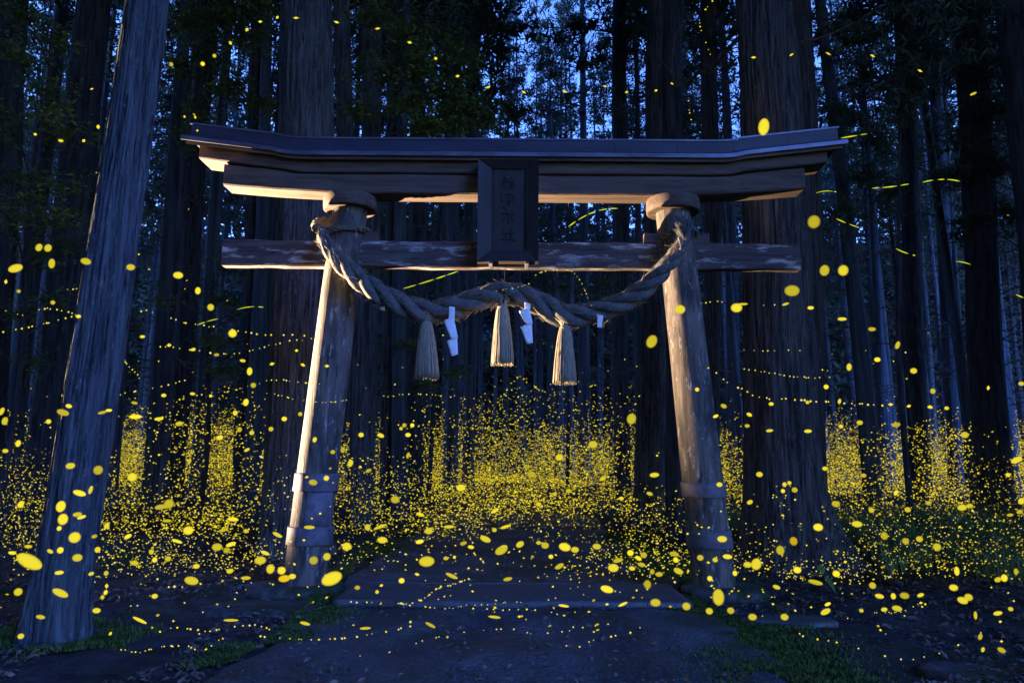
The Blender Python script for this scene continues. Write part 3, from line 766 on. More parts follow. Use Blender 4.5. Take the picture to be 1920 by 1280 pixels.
def cedar(label, bpx, bpy_, tpx, wb, wt, Y=None, mat='bark', n=120, detail=120, furrow=0.02, flare=0.5, flare_h=0.4, lobes=5, lobe_dir=None, crown='high', tpy=0, group=None, name='cedar_tree', seed=None, H=26):
    """a cedar by the foot point and the trunk's upper point in the photograph, widths in photo pixels"""
    g = G(bpx, bpy_) if Y is None else P(bpx, bpy_, Y)
    gz = float(ground_z(g.x, g.y)) - 0.05
    Yb = g.y
    b = Vector((g.x, Yb, gz)); t = P(tpx, tpy, Yb)
    db = (b - CAM).dot(CROT @ Vector((0, 0, -1))); dt = (t - CAM).dot(CROT @ Vector((0, 0, -1)))
    rb_, rt = wb * db / F / 2, wt * dt / F / 2
    ht = t.z - gz
    slope = (t.x - b.x) / ht
    seed = seed if seed is not None else int(abs(bpx) * 7 + bpy_)
    def axis(z): return (slope * z + 0.03 * math.sin(z * 0.7 + seed), 0.03 * math.sin(z * 0.5 + 2 * seed))
    def r_of(z):
        r = rb_ + (rt - rb_) * z / ht
        return max(r, rt * 0.35) if z <= ht else max(rt * (1 - (z - ht) / (H - ht) * 0.85), 0.03)
    vis = ht + 1.0
    zs = np.concatenate([np.linspace(0, 1.2, detail // 3, endpoint=False), np.linspace(1.2, vis, detail, endpoint=False), np.linspace(vis, H, 14)])
    root = empty(name, b)
    tag(root, label, 'tree', group)
    link('trunk', trunk_mesh('trunk', axis, r_of, n, zs, seed, furrow, M[mat], flare, flare_h, lobes, lobe_dir), root)
    rs = random.Random(seed)
    if crown:
        c = link('crown', rs.choice(HIGH if crown == 'high' else CROWNS), root)
        hs = H / 28.0 if crown == 'high' else H / 24.0
        c.scale = (hs, hs, max(hs, 0.9)); c.rotation_euler = (0, 0, rs.uniform(0, 6.28))
        c.location = (slope * 14 if crown == 'high' else slope * 8, 0, 0)
    return root

t_lean = cedar('thick pale-barked cedar leaning inward, nearest to the viewer at far left', 112, 1205, 272, 102, 80, None, 'bark', 150, 200, 0.020, 0.48, 0.40, 5, seed=5)
cedar('broad cedar trunk rising close behind the left gate post', 556, 1042, 576, 118, 96, None, 'bark', 170, 220, 0.026, 0.55, 0.55, 5, seed=17)
cedar('massive cedar with flared roots behind the right gate post', 1478, 1062, 1432, 142, 108, None, 'bark_red', 180, 230, 0.030, 0.55, 0.5, 5, (R(-25), 1.1), seed=23)
cedar('slimmer cedar half hidden behind the massive flared trunk', 1532, 1005, 1500, 52, 42, None, 'bark_red', 90, 120, 0.02, 0.4, seed=29)
cedar('dark cedar trunk partly covered by the leaning tree', 78, 960, 176, 78, 58, None, 'bark_dark', 80, 110, 0.02, 0.35, seed=31)
cedar('dark slanting cedar between the leaning tree and the gate', 322, 935, 392, 40, 36, None, 'bark_dark', 80, 110, 0.015, 0.3, seed=37)
cedar('near-black narrow trunk left of the cedar behind the left post', 452, 950, 490, 34, 30, None, 'bark_dark', 60, 90, 0.015, 0.3, seed=41)
cedar('grey trunk touching the right flank of the broad cedar behind the left post', 680, 985, 640, 36, 32, None, 'bark', 90, 120, 0.016, 0.35, seed=43)
cedar('pale mottled trunk above the roof just right of the left capital', 686, 960, 700, 38, 37, 15.6, 'bark', 80, 110, 0.016, 0.3, seed=47)
cedar('straight blue-grey trunk between the left capital and the plaque', 733, 955, 746, 40, 37, 16.5, 'bark', 80, 110, 0.015, 0.3, seed=53)
cedar('black trunk standing right of the straight blue-grey trunk', 776, 940, 785, 36, 30, 18, 'bark_dark', 60, 90, 0.015, 0.3, seed=59)
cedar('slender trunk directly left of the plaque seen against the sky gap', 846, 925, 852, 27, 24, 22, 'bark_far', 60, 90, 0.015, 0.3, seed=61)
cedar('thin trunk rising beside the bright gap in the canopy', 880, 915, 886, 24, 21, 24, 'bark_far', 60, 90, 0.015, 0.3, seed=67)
cedar('dark trunk left of the right post with a side limb', 1166, 925, 1163, 30, 26, 21, 'bark_dark', 60, 90, 0.015, 0.3, seed=71)
cedar('tall blue-lit cedar just left of the right capital', 1222, 990, 1245, 66, 60, 14.0, 'bark', 110, 140, 0.02, 0.35, seed=73)
cedar('reddish dark trunk hidden behind the right gate post', 1268, 1005, 1262, 44, 38, 12.8, 'bark_dark', 70, 90, 0.015, 0.3, seed=75)
cedar('narrow trunk between the right capital and the massive cedar', 1338, 955, 1330, 33, 31, 17, 'bark_red', 70, 90, 0.015, 0.3, seed=79)
cedar('dark trunk right of the gate roof, carrying hanging sprays', 1722, 905, 1694, 38, 32, 19, 'bark_dark', 60, 90, 0.015, 0.3, seed=83)
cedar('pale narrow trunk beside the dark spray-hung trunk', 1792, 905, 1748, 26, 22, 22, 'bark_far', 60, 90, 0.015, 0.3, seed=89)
cedar('thick black trunk near the far right edge above the grass', 1868, 955, 1812, 62, 52, 14.5, 'bark_dark', 80, 100, 0.015, 0.35, seed=97)
cedar('trunk cut off by the right edge of the view', 1975, 1000, 1902, 60, 50, 12.5, 'bark_dark', 70, 90, 0.015, 0.3, seed=99)
cedar('trunk cut off by the left edge of the view', -30, 960, 30, 60, 46, 13.5, 'bark_dark', 70, 90, 0.015, 0.3, seed=98)

# ---- the wood behind: thin cedars in ranks, sharing trunk and crown meshes
FAR_TRUNKS = []
for k in range(5):
    sl = 0.03 * math.sin(k * 2.1)
    rs = 0.15 + 0.02 * k
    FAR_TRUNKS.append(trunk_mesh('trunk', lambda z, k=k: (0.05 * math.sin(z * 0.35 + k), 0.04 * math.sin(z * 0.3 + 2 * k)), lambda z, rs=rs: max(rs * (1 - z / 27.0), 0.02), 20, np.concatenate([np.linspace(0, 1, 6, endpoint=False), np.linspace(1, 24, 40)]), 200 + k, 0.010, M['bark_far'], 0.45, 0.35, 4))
pts = []
tries = 0
while len(pts) < 185 and tries < 20000:
    tries += 1
    y = 15 + 36 * random.random() ** 0.85
    x = random.uniform(-1, 1) * (y * 0.76 + 2)
    if abs(x - 0.1) < 2.3 and y < 30: continue
    if any((x - a) ** 2 + (y - b_) ** 2 < 1.05 for a, b_ in pts): continue
    pts.append((x, y))
pts.sort(key=lambda p: p[1])
ONES = 'first second third fourth fifth sixth seventh eighth ninth tenth eleventh twelfth thirteenth fourteenth fifteenth sixteenth seventeenth eighteenth nineteenth twentieth'.split()
def ordinal(i):
    if i <= 20: return ONES[i - 1]
    t = {2: 'twenty', 3: 'thirty', 4: 'forty', 5: 'fifty', 6: 'sixty', 7: 'seventy'}[i // 10]
    return (t[:-1] + 'ieth') if i % 10 == 0 else t + '-' + ONES[i % 10 - 1]
def number_group(items, phrase):
    """items: (sort key, object) of one group; each gets its place from the left"""
    for i, (_, o) in enumerate(sorted(items, key=lambda t: t[0])):
        o['label'] = ordinal(i + 1) + ' from the left among ' + phrase
def far_label(x, y):
    px = 960 + x / y * F * 1.0
    d = 'the nearer' if y < 27 else 'the farther'
    if px < 300: w = 'slim cedars behind the leaning tree'
    elif px < 620: w = 'slim cedars left of the left gate post'
    elif px < 900: w = 'slim cedars between the left post and the plaque'
    elif px < 1230: w = 'slim cedars between the plaque and the right post'
    elif px < 1560: w = 'slim cedars around the massive flared trunk'
    else: w = 'slim cedars above the grass bank'
    return d + ' ' + w, d[4:] + ' ' + w
far_groups = {}
for i, (x, y) in enumerate(pts):
    lb, gp = far_label(x, y)
    root = empty('slim_cedar', (x, y, float(ground_z(x, y)) - 0.05))
    tag(root, lb, 'tree', gp); far_groups.setdefault(lb, []).append((x / y, root))
    s = random.uniform(0.8, 1.25)
    root.rotation_euler = (R(random.gauss(0, .8)), R(random.gauss(0, 1.0)), random.uniform(0, 6.28))
    tr = link('trunk', random.choice(FAR_TRUNKS), root); w = random.uniform(0.65, 1.3); tr.scale = (w, w, s)
    cr = link('crown', random.choice(CROWNS), root); cs = random.uniform(0.75, 1.15); cr.scale = (cs, cs, s); cr.rotation_euler = (0, 0, random.uniform(0, 6.28))

for lb, it in far_groups.items(): number_group(it, lb)

# ---- wood on the slope that reads as one mass
n = 150000
yy = rng.uniform(50, 64, n); xx = rng.uniform(-1, 1, n) * (yy * 0.8 + 2)
zz = ground_z(xx, yy) + (16 + 9 * np.clip(np.abs(xx / yy - 0.04) / 0.30 - 0.35, 0, 1)) * rng.random(n) ** 1.0 * (0.6 + 0.5 * vnoise(xx * 0.25, yy * 0.1, 0, 301))
keep = vnoise(xx * 0.5, yy * 0.3, zz * 0.4, 302) > 0.36 + 0.008 * np.clip(zz - 15, 0, 30)
Cn = np.stack([xx, yy, zz], -1)[keep]
V, Fc = leaf_cards(Cn, 0.62, 0.5, 0.2, 0.5)
dw = link('distant_wood', np_mesh('distant_wood', V, Fc, M['needle'], smooth=False))
tag(dw, 'dense distant conifer wood closing the view behind the slim trunks', 'wood', kind='stuff')

# ---- the rest of the wood round and above the clearing: it keeps most of the sky off the gate
n = 70000
az = rng.uniform(40, 320, n); az = np.where(rng.random(n) < 0.3, rng.uniform(40, 100, n), az)
rr = rng.uniform(11, 19, n); hh = 1.5 + 25 * rng.random(n) ** 0.9
gap = np.abs(az - SUN_AZ)  # opening shaped into the unseen wood so the key light reaches the gate
xx = rr * np.sin(np.radians(az)); yy = 4 + rr * np.cos(np.radians(az))
keep = (vnoise(xx * 0.45, yy * 0.45, hh * 0.35, 601) > 0.22) & (gap > 15 + 5 * vnoise(hh * .3, 1, 1, 602)) & ~((yy > 3) & (np.abs(xx) < 0.80 * yy + 1.5))
A_ = np.stack([xx, yy, hh], -1)[keep]
n = 26000
xx = rng.uniform(-15, 15, n); yy = rng.uniform(-10, 17, n); hh = rng.uniform(16.5, 24, n)
keep = vnoise(xx * 0.35, yy * 0.35, hh * 0.3, 603) > 0.24
B_ = np.stack([xx, yy, hh], -1)[keep]
LV, LF = leaf_cards(np.concatenate([A_, B_]), 0.85, 0.55, 0.2, 0.5)
mb = MB(); mb.add(LV, LF)
for a_ in range(42, 320, 9):
    if abs(a_ - SUN_AZ) < 17: continue
    r_ = 11 + 7 * random.random(); q = (r_ * math.sin(R(a_)), 4 + r_ * math.cos(R(a_)))
    if q[1] > 3 and abs(q[0]) < 0.85 * q[1] + 2: continue
    add_tube(mb, [(q[0], q[1], -0.2), (q[0] + .1, q[1], 10), (q[0], q[1] + .1, 24)], [0.32, 0.24, 0.05], 10)
V_, F_ = mb.arrays()
sw_ = link('surrounding_wood', np_mesh('surrounding_wood', V_, F_, [M['needle'], M['bark_far']], np.concatenate([np.ones(len(F_[0]), int), np.zeros(len(LF), int), np.ones(len(F_[1]) - len(LF), int)]), False))
tag(sw_, 'dense cedar wood and canopy closing round the clearing', 'wood', kind='stuff')

# ---- leafy understory trees, sprays in flat layers
def leafy(label, base, blobs, leaf, dens, name='leafy_tree', mat='leaf'):
    """base: ground point; blobs: (px,py,Y,rx_px,rz_px) sprays of foliage, each on its own limb"""
    gz = float(ground_z(base[0], base[1]))
    root = empty(name, (base[0], base[1], gz))
    tag(root, label, 'tree', 'leafy undergrowth trees')
    B0 = np.array([base[0], base[1], gz])
    cs = [np.array(P(a, b_, c_)) for a, b_, c_, _, _ in blobs]
    topz = max(c[2] for c in cs)
    mid = np.mean(cs, axis=0)
    stem = spline([B0, B0 + np.array([0.05, 0.1, (topz - gz) * 0.35]), np.array([B0[0] * .75 + mid[0] * .25, B0[1] * .75 + mid[1] * .25, gz + (topz - gz) * 0.7]), np.array([B0[0] * .5 + mid[0] * .5, B0[1] * .6 + mid[1] * .4, topz])], 24)
    mb = MB(); add_tube(mb, stem - B0, np.linspace(0.06, 0.012, 24), 8)
    tr = mb.build('trunk', M['bark_dark'], root)
    mb = MB(); cents = []
    for (a, b_, Yv, rx, rz), c in zip(blobs, cs):
        k = int(np.argmin(np.abs(stem[:, 2] - (c[2] - 0.3)))); s0 = stem[k]
        br = spline([s0, s0 * .55 + c * .45 + np.array([0, 0, 0.12]), c], 12)
        add_tube(mb, br - B0, np.linspace(0.016, 0.005, 12), 5, False)
        sx, sz = rx * Yv / F, rz * Yv / F
        nt = max(6, int(dens * sx * 7))
        for _ in range(nt):
            d = rng.normal(0, 1, 3) * np.array([sx * .5, max(sx * .4, .3), sz * .5])
            tip = c + d
            st = br[rng.integers(6, 12)]
            tw = spline([st, (st + tip) / 2 + np.array([0, 0, 0.05]), tip + np.array([0, 0, -0.04])], 6)
            add_tube(mb, tw - B0, np.linspace(0.005, 0.002, 6), 3, False)
            m_ = 26
            idx = rng.integers(1, 6, m_)
            cents.append(tw[idx] + rng.normal(0, 1, (m_, 3)) * np.array([0.10, 0.10, 0.035]))
    Cn = np.concatenate(cents) - B0
    LV, LF = leaf_cards(Cn, leaf if mat == 'leaf' else leaf * 1.3, 0.50 if mat == 'leaf' else 0.20, 1.6 if mat == 'leaf' else 0.4, 0.2 if mat == 'leaf' else 1.6)
    V, Fs = mb.arrays()
    fq = Fs[-1]
    link('crown', np_mesh('crown', np.concatenate([V, LV]), [np.concatenate([fq, LF + len(V)])], [M['twig'], M[mat]], np.concatenate([np.zeros(len(fq), int), np.ones(len(LF), int)]), False), root)
leafy('leafy tree with feathery sprays at the left edge above the dark trunk', (-7.4, 11.0), [(30, 90, 8.8, 70, 60), (80, 170, 8.6, 80, 40), (20, 240, 9.0, 60, 50), (120, 225, 8.4, 70, 26), (60, 330, 8.8, 90, 40), (10, 400, 9, 60, 50), (110, 395, 8.6, 70, 30), (40, 20, 9, 80, 40), (95, 60, 9, 60, 40)], 0.085, 4)
leafy('low sprays of leaves hanging between the dark trunks at far left', (-8.2, 12.4), [(60, 480, 11.6, 80, 40), (30, 590, 11.8, 60, 50), (90, 560, 11.6, 60, 30), (60, 680, 11.8, 60, 40), (110, 460, 11.6, 60, 24)], 0.085, 3.2)
leafy('green leafy tree above the upswept left roof end', (-6.3, 13.4), [(345, 40, 12.5, 70, 50), (420, 30, 12.5, 80, 40), (470, 70, 12.6, 60, 50), (390, 100, 12.4, 70, 40), (340, 130, 12.8, 60, 40), (440, 160, 12.6, 60, 40), (480, 190, 12.8, 60, 40), (370, 200, 13, 50, 40), (500, 10, 13, 60, 40), (350, 260, 13, 40, 40)], 0.10, 4.2)
leafy('bright green maple spreading above the roof left of the plaque', (-2.95, 14.4), [(690, 30, 12.8, 60, 50), (780, 60, 13, 70, 50), (720, 130, 13, 60, 40), (800, 130, 13, 70, 40), (860, 100, 13.4, 50, 40), (780, 190, 13.2, 70, 40), (850, 180, 13.4, 70, 40), (900, 205, 13.6, 60, 40), (860, 235, 13.6, 80, 30), (930, 225, 13.8, 40, 24), (820, 245, 13.4, 70, 24), (665, 200, 13, 40, 50)], 0.11, 4.4)
leafy('dim leafy sapling hanging low left of the near-black trunk', (-5.4, 13.2), [(415, 560, 12.6, 40, 30), (430, 500, 12.6, 40, 30), (400, 640, 12.8, 50, 40), (420, 700, 12.8, 40, 40), (280, 560, 12.6, 40, 50)], 0.09, 3.5)
leafy('faint sapling beneath the left tassel behind the gate', (-2.6, 16.2), [(770, 640, 15.8, 30, 24), (800, 720, 15.8, 36, 20), (860, 700, 16, 40, 20), (760, 560, 16, 30, 30), (1140, 540, 17, 40, 26)], 0.10, 3)
leafy('cedar sapling sprays drooping above the right roof end', (6.6, 12.6), [(1690, 30, 11.4, 70, 40), (1740, 60, 11.2, 70, 50), (1760, 110, 11.2, 60, 40), (1720, 140, 11.4, 50, 60), (1785, 30, 11.4, 60, 40), (1850, 20, 11.6, 60, 40), (1700, 200, 11.6, 40, 60)], 0.15, 4.4, 'drooping_cedar', 'needle')

leafy('cedar boughs crossing the bright gap above the plaque', (1.6, 21.5), [(985, 30, 20, 60, 30), (1040, 70, 20, 60, 30), (1010, 130, 20, 60, 24), (1090, 40, 20.5, 60, 40), (1100, 120, 20.5, 60, 30), (1060, 180, 20.5, 60, 30), (1000, 210, 20.5, 50, 24), (1130, 200, 20.5, 50, 40), (1140, 90, 20.5, 40, 40)], 0.13, 1.2, 'cedar_boughs', 'needle')
leafy('cedar boughs filling the space right of the massive cedar', (8.6, 16.2), [(1570, 60, 15, 60, 50), (1620, 140, 15, 60, 50), (1580, 220, 15.4, 60, 50), (1650, 260, 15.2, 60, 50), (1610, 330, 15.4, 60, 50), (1680, 360, 15.4, 50, 50), (1570, 400, 15.6, 50, 50), (1640, 60, 15, 50, 40)], 0.16, 3.6, 'cedar_boughs', 'needle')
leafy('dark cedar boughs hanging at the upper right edge', (10.9, 15.0), [(1830, 120, 13.8, 60, 60), (1880, 200, 13.8, 60, 60), (1800, 260, 14, 60, 50), (1860, 310, 14, 60, 50), (1770, 330, 14.2, 50, 60), (1900, 60, 13.8, 60, 60), (1890, 400, 14.2, 50, 50), (1800, 420, 14.4, 50, 50)], 0.17, 3.6, 'cedar_boughs', 'needle')
leafy('green leafy boughs above the roof between broad cedar and plaque', (-1.9, 17.6), [(660, 60, 16.6, 50, 40), (750, 30, 16.8, 60, 30), (830, 40, 17, 60, 40), (890, 90, 17, 50, 40), (880, 150, 17, 50, 30), (700, 90, 16.8, 50, 40), (820, 210, 17, 60, 30)], 0.11, 2.2)

# bare crooked limbs reaching from trunks in the upper part
def limb(name, pxs, Yv, r0, label):
    q = np.array([P(a, b_, Yv + 0.15 * math.sin(i)) for i, (a, b_) in enumerate(pxs)])
    s = spline(q, 30) + 0.012 * rng.normal(0, 1, (30, 3))
    mb = MB(); add_tube(mb, s - s[0], np.linspace(r0, r0 * 0.3, 30), 7)
    for _ in range(6):
        k = rng.integers(6, 28); d = rng.normal(0, 1, 3); d[2] = abs(d[2]) * .5
        add_tube(mb, [s[k] - s[0], s[k] - s[0] + d * .12, s[k] - s[0] + d * .25 + np.array([0, 0, -.03])], [r0 * .25, r0 * .18, r0 * .1], 4, False)
    o = mb.build(name, M['twig']); o.location = s[0]
    return tag(o, label, 'branch', 'bare limbs in the upper wood')
limb('bare_limb', [(1385, 72), (1345, 115), (1300, 145), (1268, 160), (1258, 120), (1272, 60), (1310, 15)], 10.4, 0.035, 'bare crooked limb looping between the right capital tree and massive cedar')
limb('bare_limb', [(1382, 122), (1345, 132), (1312, 135)], 9.6, 0.022, 'short bare limb growing left from the massive cedar')
limb('bare_limb', [(1495, 82), (1570, 60), (1640, 20), (1700, -15)], 11.5, 0.024, 'thin limb sweeping up to the right of the massive cedar')
limb('bare_limb', [(1510, 75), (1570, 95), (1640, 98), (1700, 70)], 12.5, 0.018, 'sagging thin limb right of the massive cedar')
limb('bare_limb', [(330, 672), (365, 690), (420, 645), (490, 640)], 12.0, 0.02, 'bare limb at mid height between the slanting cedar and broad cedar')

# ------------------------------------------------------------------ forest floor
# surface roots
def root_run(pxs, r0, label):
    g = [G(a, b_) for a, b_ in pxs]
    q = spline([(p.x, p.y, float(ground_z(p.x, p.y)) + r0 * 0.25) for p in g], 30)
    q[:, 2] += 0.02 * (vnoise(q[:, 0] * 4, q[:, 1] * 4, 0, 401) - 0.5)
    mb = MB(); add_tube(mb, q - q[0], np.linspace(r0, r0 * 0.35, 30) * (1 + 0.2 * np.sin(np.arange(30))), 8, True)
    o = mb.build('surface_root', M['bark']); o.location = q[0]
    return tag(o, label, 'root', 'surface roots')
root_run([(490, 1035), (440, 1015), (370, 1010), (290, 1025)], 0.07, 'long surface root running from the broad cedar toward the leaning tree')
root_run([(500, 1045), (455, 1030), (405, 1040), (350, 1062)], 0.05, 'lower surface root in front of the broad cedar')
root_run([(480, 1028), (430, 995), (385, 990)], 0.05, 'short surface root behind the long one')
root_run([(1560, 1070), (1620, 1078), (1690, 1098)], 0.09, 'stout buttress root sliding from the massive cedar to the grass')
root_run([(300, 1112), (340, 1098), (330, 1120), (300, 1122)], 0.018, 'thin curled root on bare soil left of the gate')
root_run([(1740, 1128), (1790, 1124), (1840, 1138)], 0.014, 'pale twig lying on soil before the grass')
root_run([(1600, 1012), (1640, 1003), (1680, 996)], 0.03, 'pale fallen stick at the grass edge beside the flared root')
root_run([(1740, 1008), (1790, 975), (1815, 962)], 0.018, 'thin stick leaning in the grass')
root_run([(430, 1110), (470, 1100), (530, 1098)], 0.03, 'low root crossing the soil beside the left post stone')

# leaf litter
n = 26000
yy = 4.3 + 11 * rng.random(n) ** 1.3; xx = rng.uniform(-1, 1, n) * (yy * 0.75 + 1)
k = (np.abs(xx - PATH_C) > PATH_W + 0.05) | (rng.random(n) < 0.16)
k &= vnoise(xx * 1.2, yy * 1.2, 0, 411) > 0.38
xx, yy = xx[k], yy[k]
zz = ground_z(xx, yy) + 0.02 + 0.02 * rng.random(len(xx)) + np.where(np.abs(xx - PATH_C) < PATH_W, 0.035, 0)
V, Fc = leaf_cards(np.stack([xx, yy, zz], -1), 0.055, 0.5, 1.6)
lt = link('fallen_leaves', np_mesh('fallen_leaves', V, Fc, M['litter'], smooth=False))
tag(lt, 'brown fallen leaves and cedar litter scattered over the soil', 'leaf litter', kind='stuff')

n = 5200
yy = 4.2 + 9 * rng.random(n) ** 1.4; xx = rng.uniform(-1, 1, n) * (yy * 0.72 + 0.6)
k = vnoise(xx * 1.6, yy * 1.6, 0, 415) > 0.45; xx, yy = xx[k], yy[k]
onp = np.abs(xx - PATH_C) < PATH_W
pc = np.stack([xx, yy, ground_z(xx, yy) + np.where(onp, 0.040, 0.010)], -1)
sz = rng.uniform(0.004, 0.016, len(xx))[:, None] * np.stack([rng.uniform(.7, 1.4, len(xx)), rng.uniform(.7, 1.4, len(xx)), rng.uniform(.4, .8, len(xx))], -1)
OC = np.array([[1, 0, 0], [-1, 0, 0], [0, 1, 0], [0, -1, 0], [0, 0, 1], [0, 0, -1]], float)
OFc = np.array([[0, 2, 4], [2, 1, 4], [1, 3, 4], [3, 0, 4], [2, 0, 5], [1, 2, 5], [3, 1, 5], [0, 3, 5]])
pv = OC[None] * sz[:, None] * rng.uniform(0.75, 1.25, (len(xx), 6, 1)) + pc[:, None]
gv = link('gravel', np_mesh('gravel', pv.reshape(-1, 3), (np.arange(len(xx))[:, None, None] * 6 + OFc[None]).reshape(-1, 3), M['edge'], smooth=False))
tag(gv, 'small grit and pebbles strewn over path and soil', 'gravel', kind='stuff')

def blades(name, xx, yy, h, w, mat, label, cat, lean=0.5, zoff=0.0):
    n = len(xx)
    zz = ground_z(xx, yy) + zoff
    B0 = np.stack([xx, yy, zz], -1)
    a = rng.uniform(0, 6.283, n); d = np.stack([np.cos(a), np.sin(a), 0 * a], -1); s = np.stack([-np.sin(a), np.cos(a), 0 * a], -1)
    hh = (h * rng.uniform(0.5, 1.2, n))[:, None]; ln = (lean * rng.uniform(0.2, 1.2, n))[:, None]
    up = np.array([0, 0, 1.0])
    m1 = B0 + up * hh * 0.55 + d * hh * ln * 0.3
    tp = B0 + up * hh * (1 - 0.25 * ln) + d * hh * ln
    V = np.stack([B0 - s * w, B0 + s * w, m1 + s * w * 0.8, m1 - s * w * 0.8, tp], 1).reshape(-1, 3)
    i = np.arange(n)[:, None] * 5
    q = i + np.array([[0, 1, 2, 3]]); t = i + np.array([[3, 2, 4]])
    o = link(name, np_mesh(name, V, [t, q], mat, smooth=False))
    return tag(o, label, cat, kind='stuff')
n = 30000
yy = rng.uniform(7.4, 14.5, n); xx = rng.uniform(3.6, 11.5, n)
cen = vnoise(xx * 1.1, yy * 1.1, 0, 421)
k = (cen > 0.32) & (xx > 3.75 + 0.28 * (yy - 7.3) * 0 + 1.0 * np.exp(-(yy - 7.4) / 1.2)) & ((xx - 3.45) ** 2 + (yy - 9.3) ** 2 > 0.9)
blades('grass', xx[k], yy[k], 0.44, 0.0050, M['grass'], 'tall dark green grass growing on the bank at right', 'grass', 0.9)
# moss on the path margins
n = 130000
yy = 3.8 + 9.5 * rng.random(n); sgn = rng.choice([-1, 1], n)
xx = PATH_C + sgn * (PATH_W - 0.02 + rng.normal(0, np.where(sgn > 0, 0.24, 0.15), n))
dens = vnoise(xx * 2.0, yy * 1.4, 0, 431)
k = (dens > np.where(sgn > 0, 0.36, 0.66)) & ~((yy > 6.6) & (yy < 7.6) & (np.abs(xx) < 1.6))
blades('moss', xx[k], yy[k], 0.028, 0.005, M['moss'], 'low green moss along the edges of the stone path', 'moss', 0.8, 0.025)

tl = t_lean.location
a_ = rng.uniform(0, 6.283, 6000); r_ = 0.24 + np.abs(rng.normal(0, 0.16, 6000))
xx, yy = tl.x + r_ * np.cos(a_), tl.y + r_ * np.sin(a_)
k = vnoise(xx * 4, yy * 4, 0, 441) > 0.40
blades('moss', xx[k], yy[k], 0.045, 0.005, M['moss'], 'dark moss collar round the foot of the leaning tree', 'moss', 0.8, 0.01)
# broad-leaved seedlings
def seedling(pos, leaves, h, label, size):
    root = empty('seedling', pos); tag(root, label, 'plant')
    mb = MB(); add_tube(mb, [(0, 0, -0.02), (0.01, 0, h * .5), (0, 0, h)], [0.006, 0.005, 0.004], 6); mb.build('stem', M['twig'], root)
    for k, (az, el) in enumerate(leaves):
        d = np.array([math.cos(R(az)) * math.cos(R(el)), math.sin(R(az)) * math.cos(R(el)), math.sin(R(el))])
        s = np.cross(d, [0, 0, 1.0]); s /= np.linalg.norm(s); nn = np.cross(s, d)
        prof = [0.05, 0.55, 0.9, 1.0, 0.85, 0.5, 0.05]
        V = []
        for i, w in enumerate(prof):
            t = i / 6
            c = np.array([0, 0, h]) + d * size * t - nn * (-0.12) * 0 + np.array([0, 0, -0.35 * size * t * t])
            for u in (-1, -.5, 0, .5, 1): V.append(c + s * u * w * size * 0.24 + nn * abs(u) * w * size * 0.06)
        me = np_mesh('leaf_blade', V, grid_faces(7, 5), M['leaf'])
        p = link('leaf', me, root); md = p.modifiers.new('thick', 'SOLIDIFY'); md.thickness = 0.002
g = G(1545, 1112); g.z = float(ground_z(g.x, g.y))
seedling(g, [(100, 60), (200, 20), (-10, -10), (-60, -35), (160, -5)], 0.17, 'broad-leaved seedling on the soil between right post and flared root', 0.16)
g = P(1795, 985, 10.2); g.z = float(ground_z(g.x, g.y))
seedling(g, [(150, 30), (20, 25), (80, 50), (-70, 10), (-120, 5)], 0.36, 'broad-leaved plant standing in the grass at right', 0.26)
stone('dark_rock', *(lambda p: (p.x, p.y))(G(1800, 1268)), 0.24, 0.2, 0.07, M['base'], 95, 'dark rock on the soil at the lower right corner', 'rock')

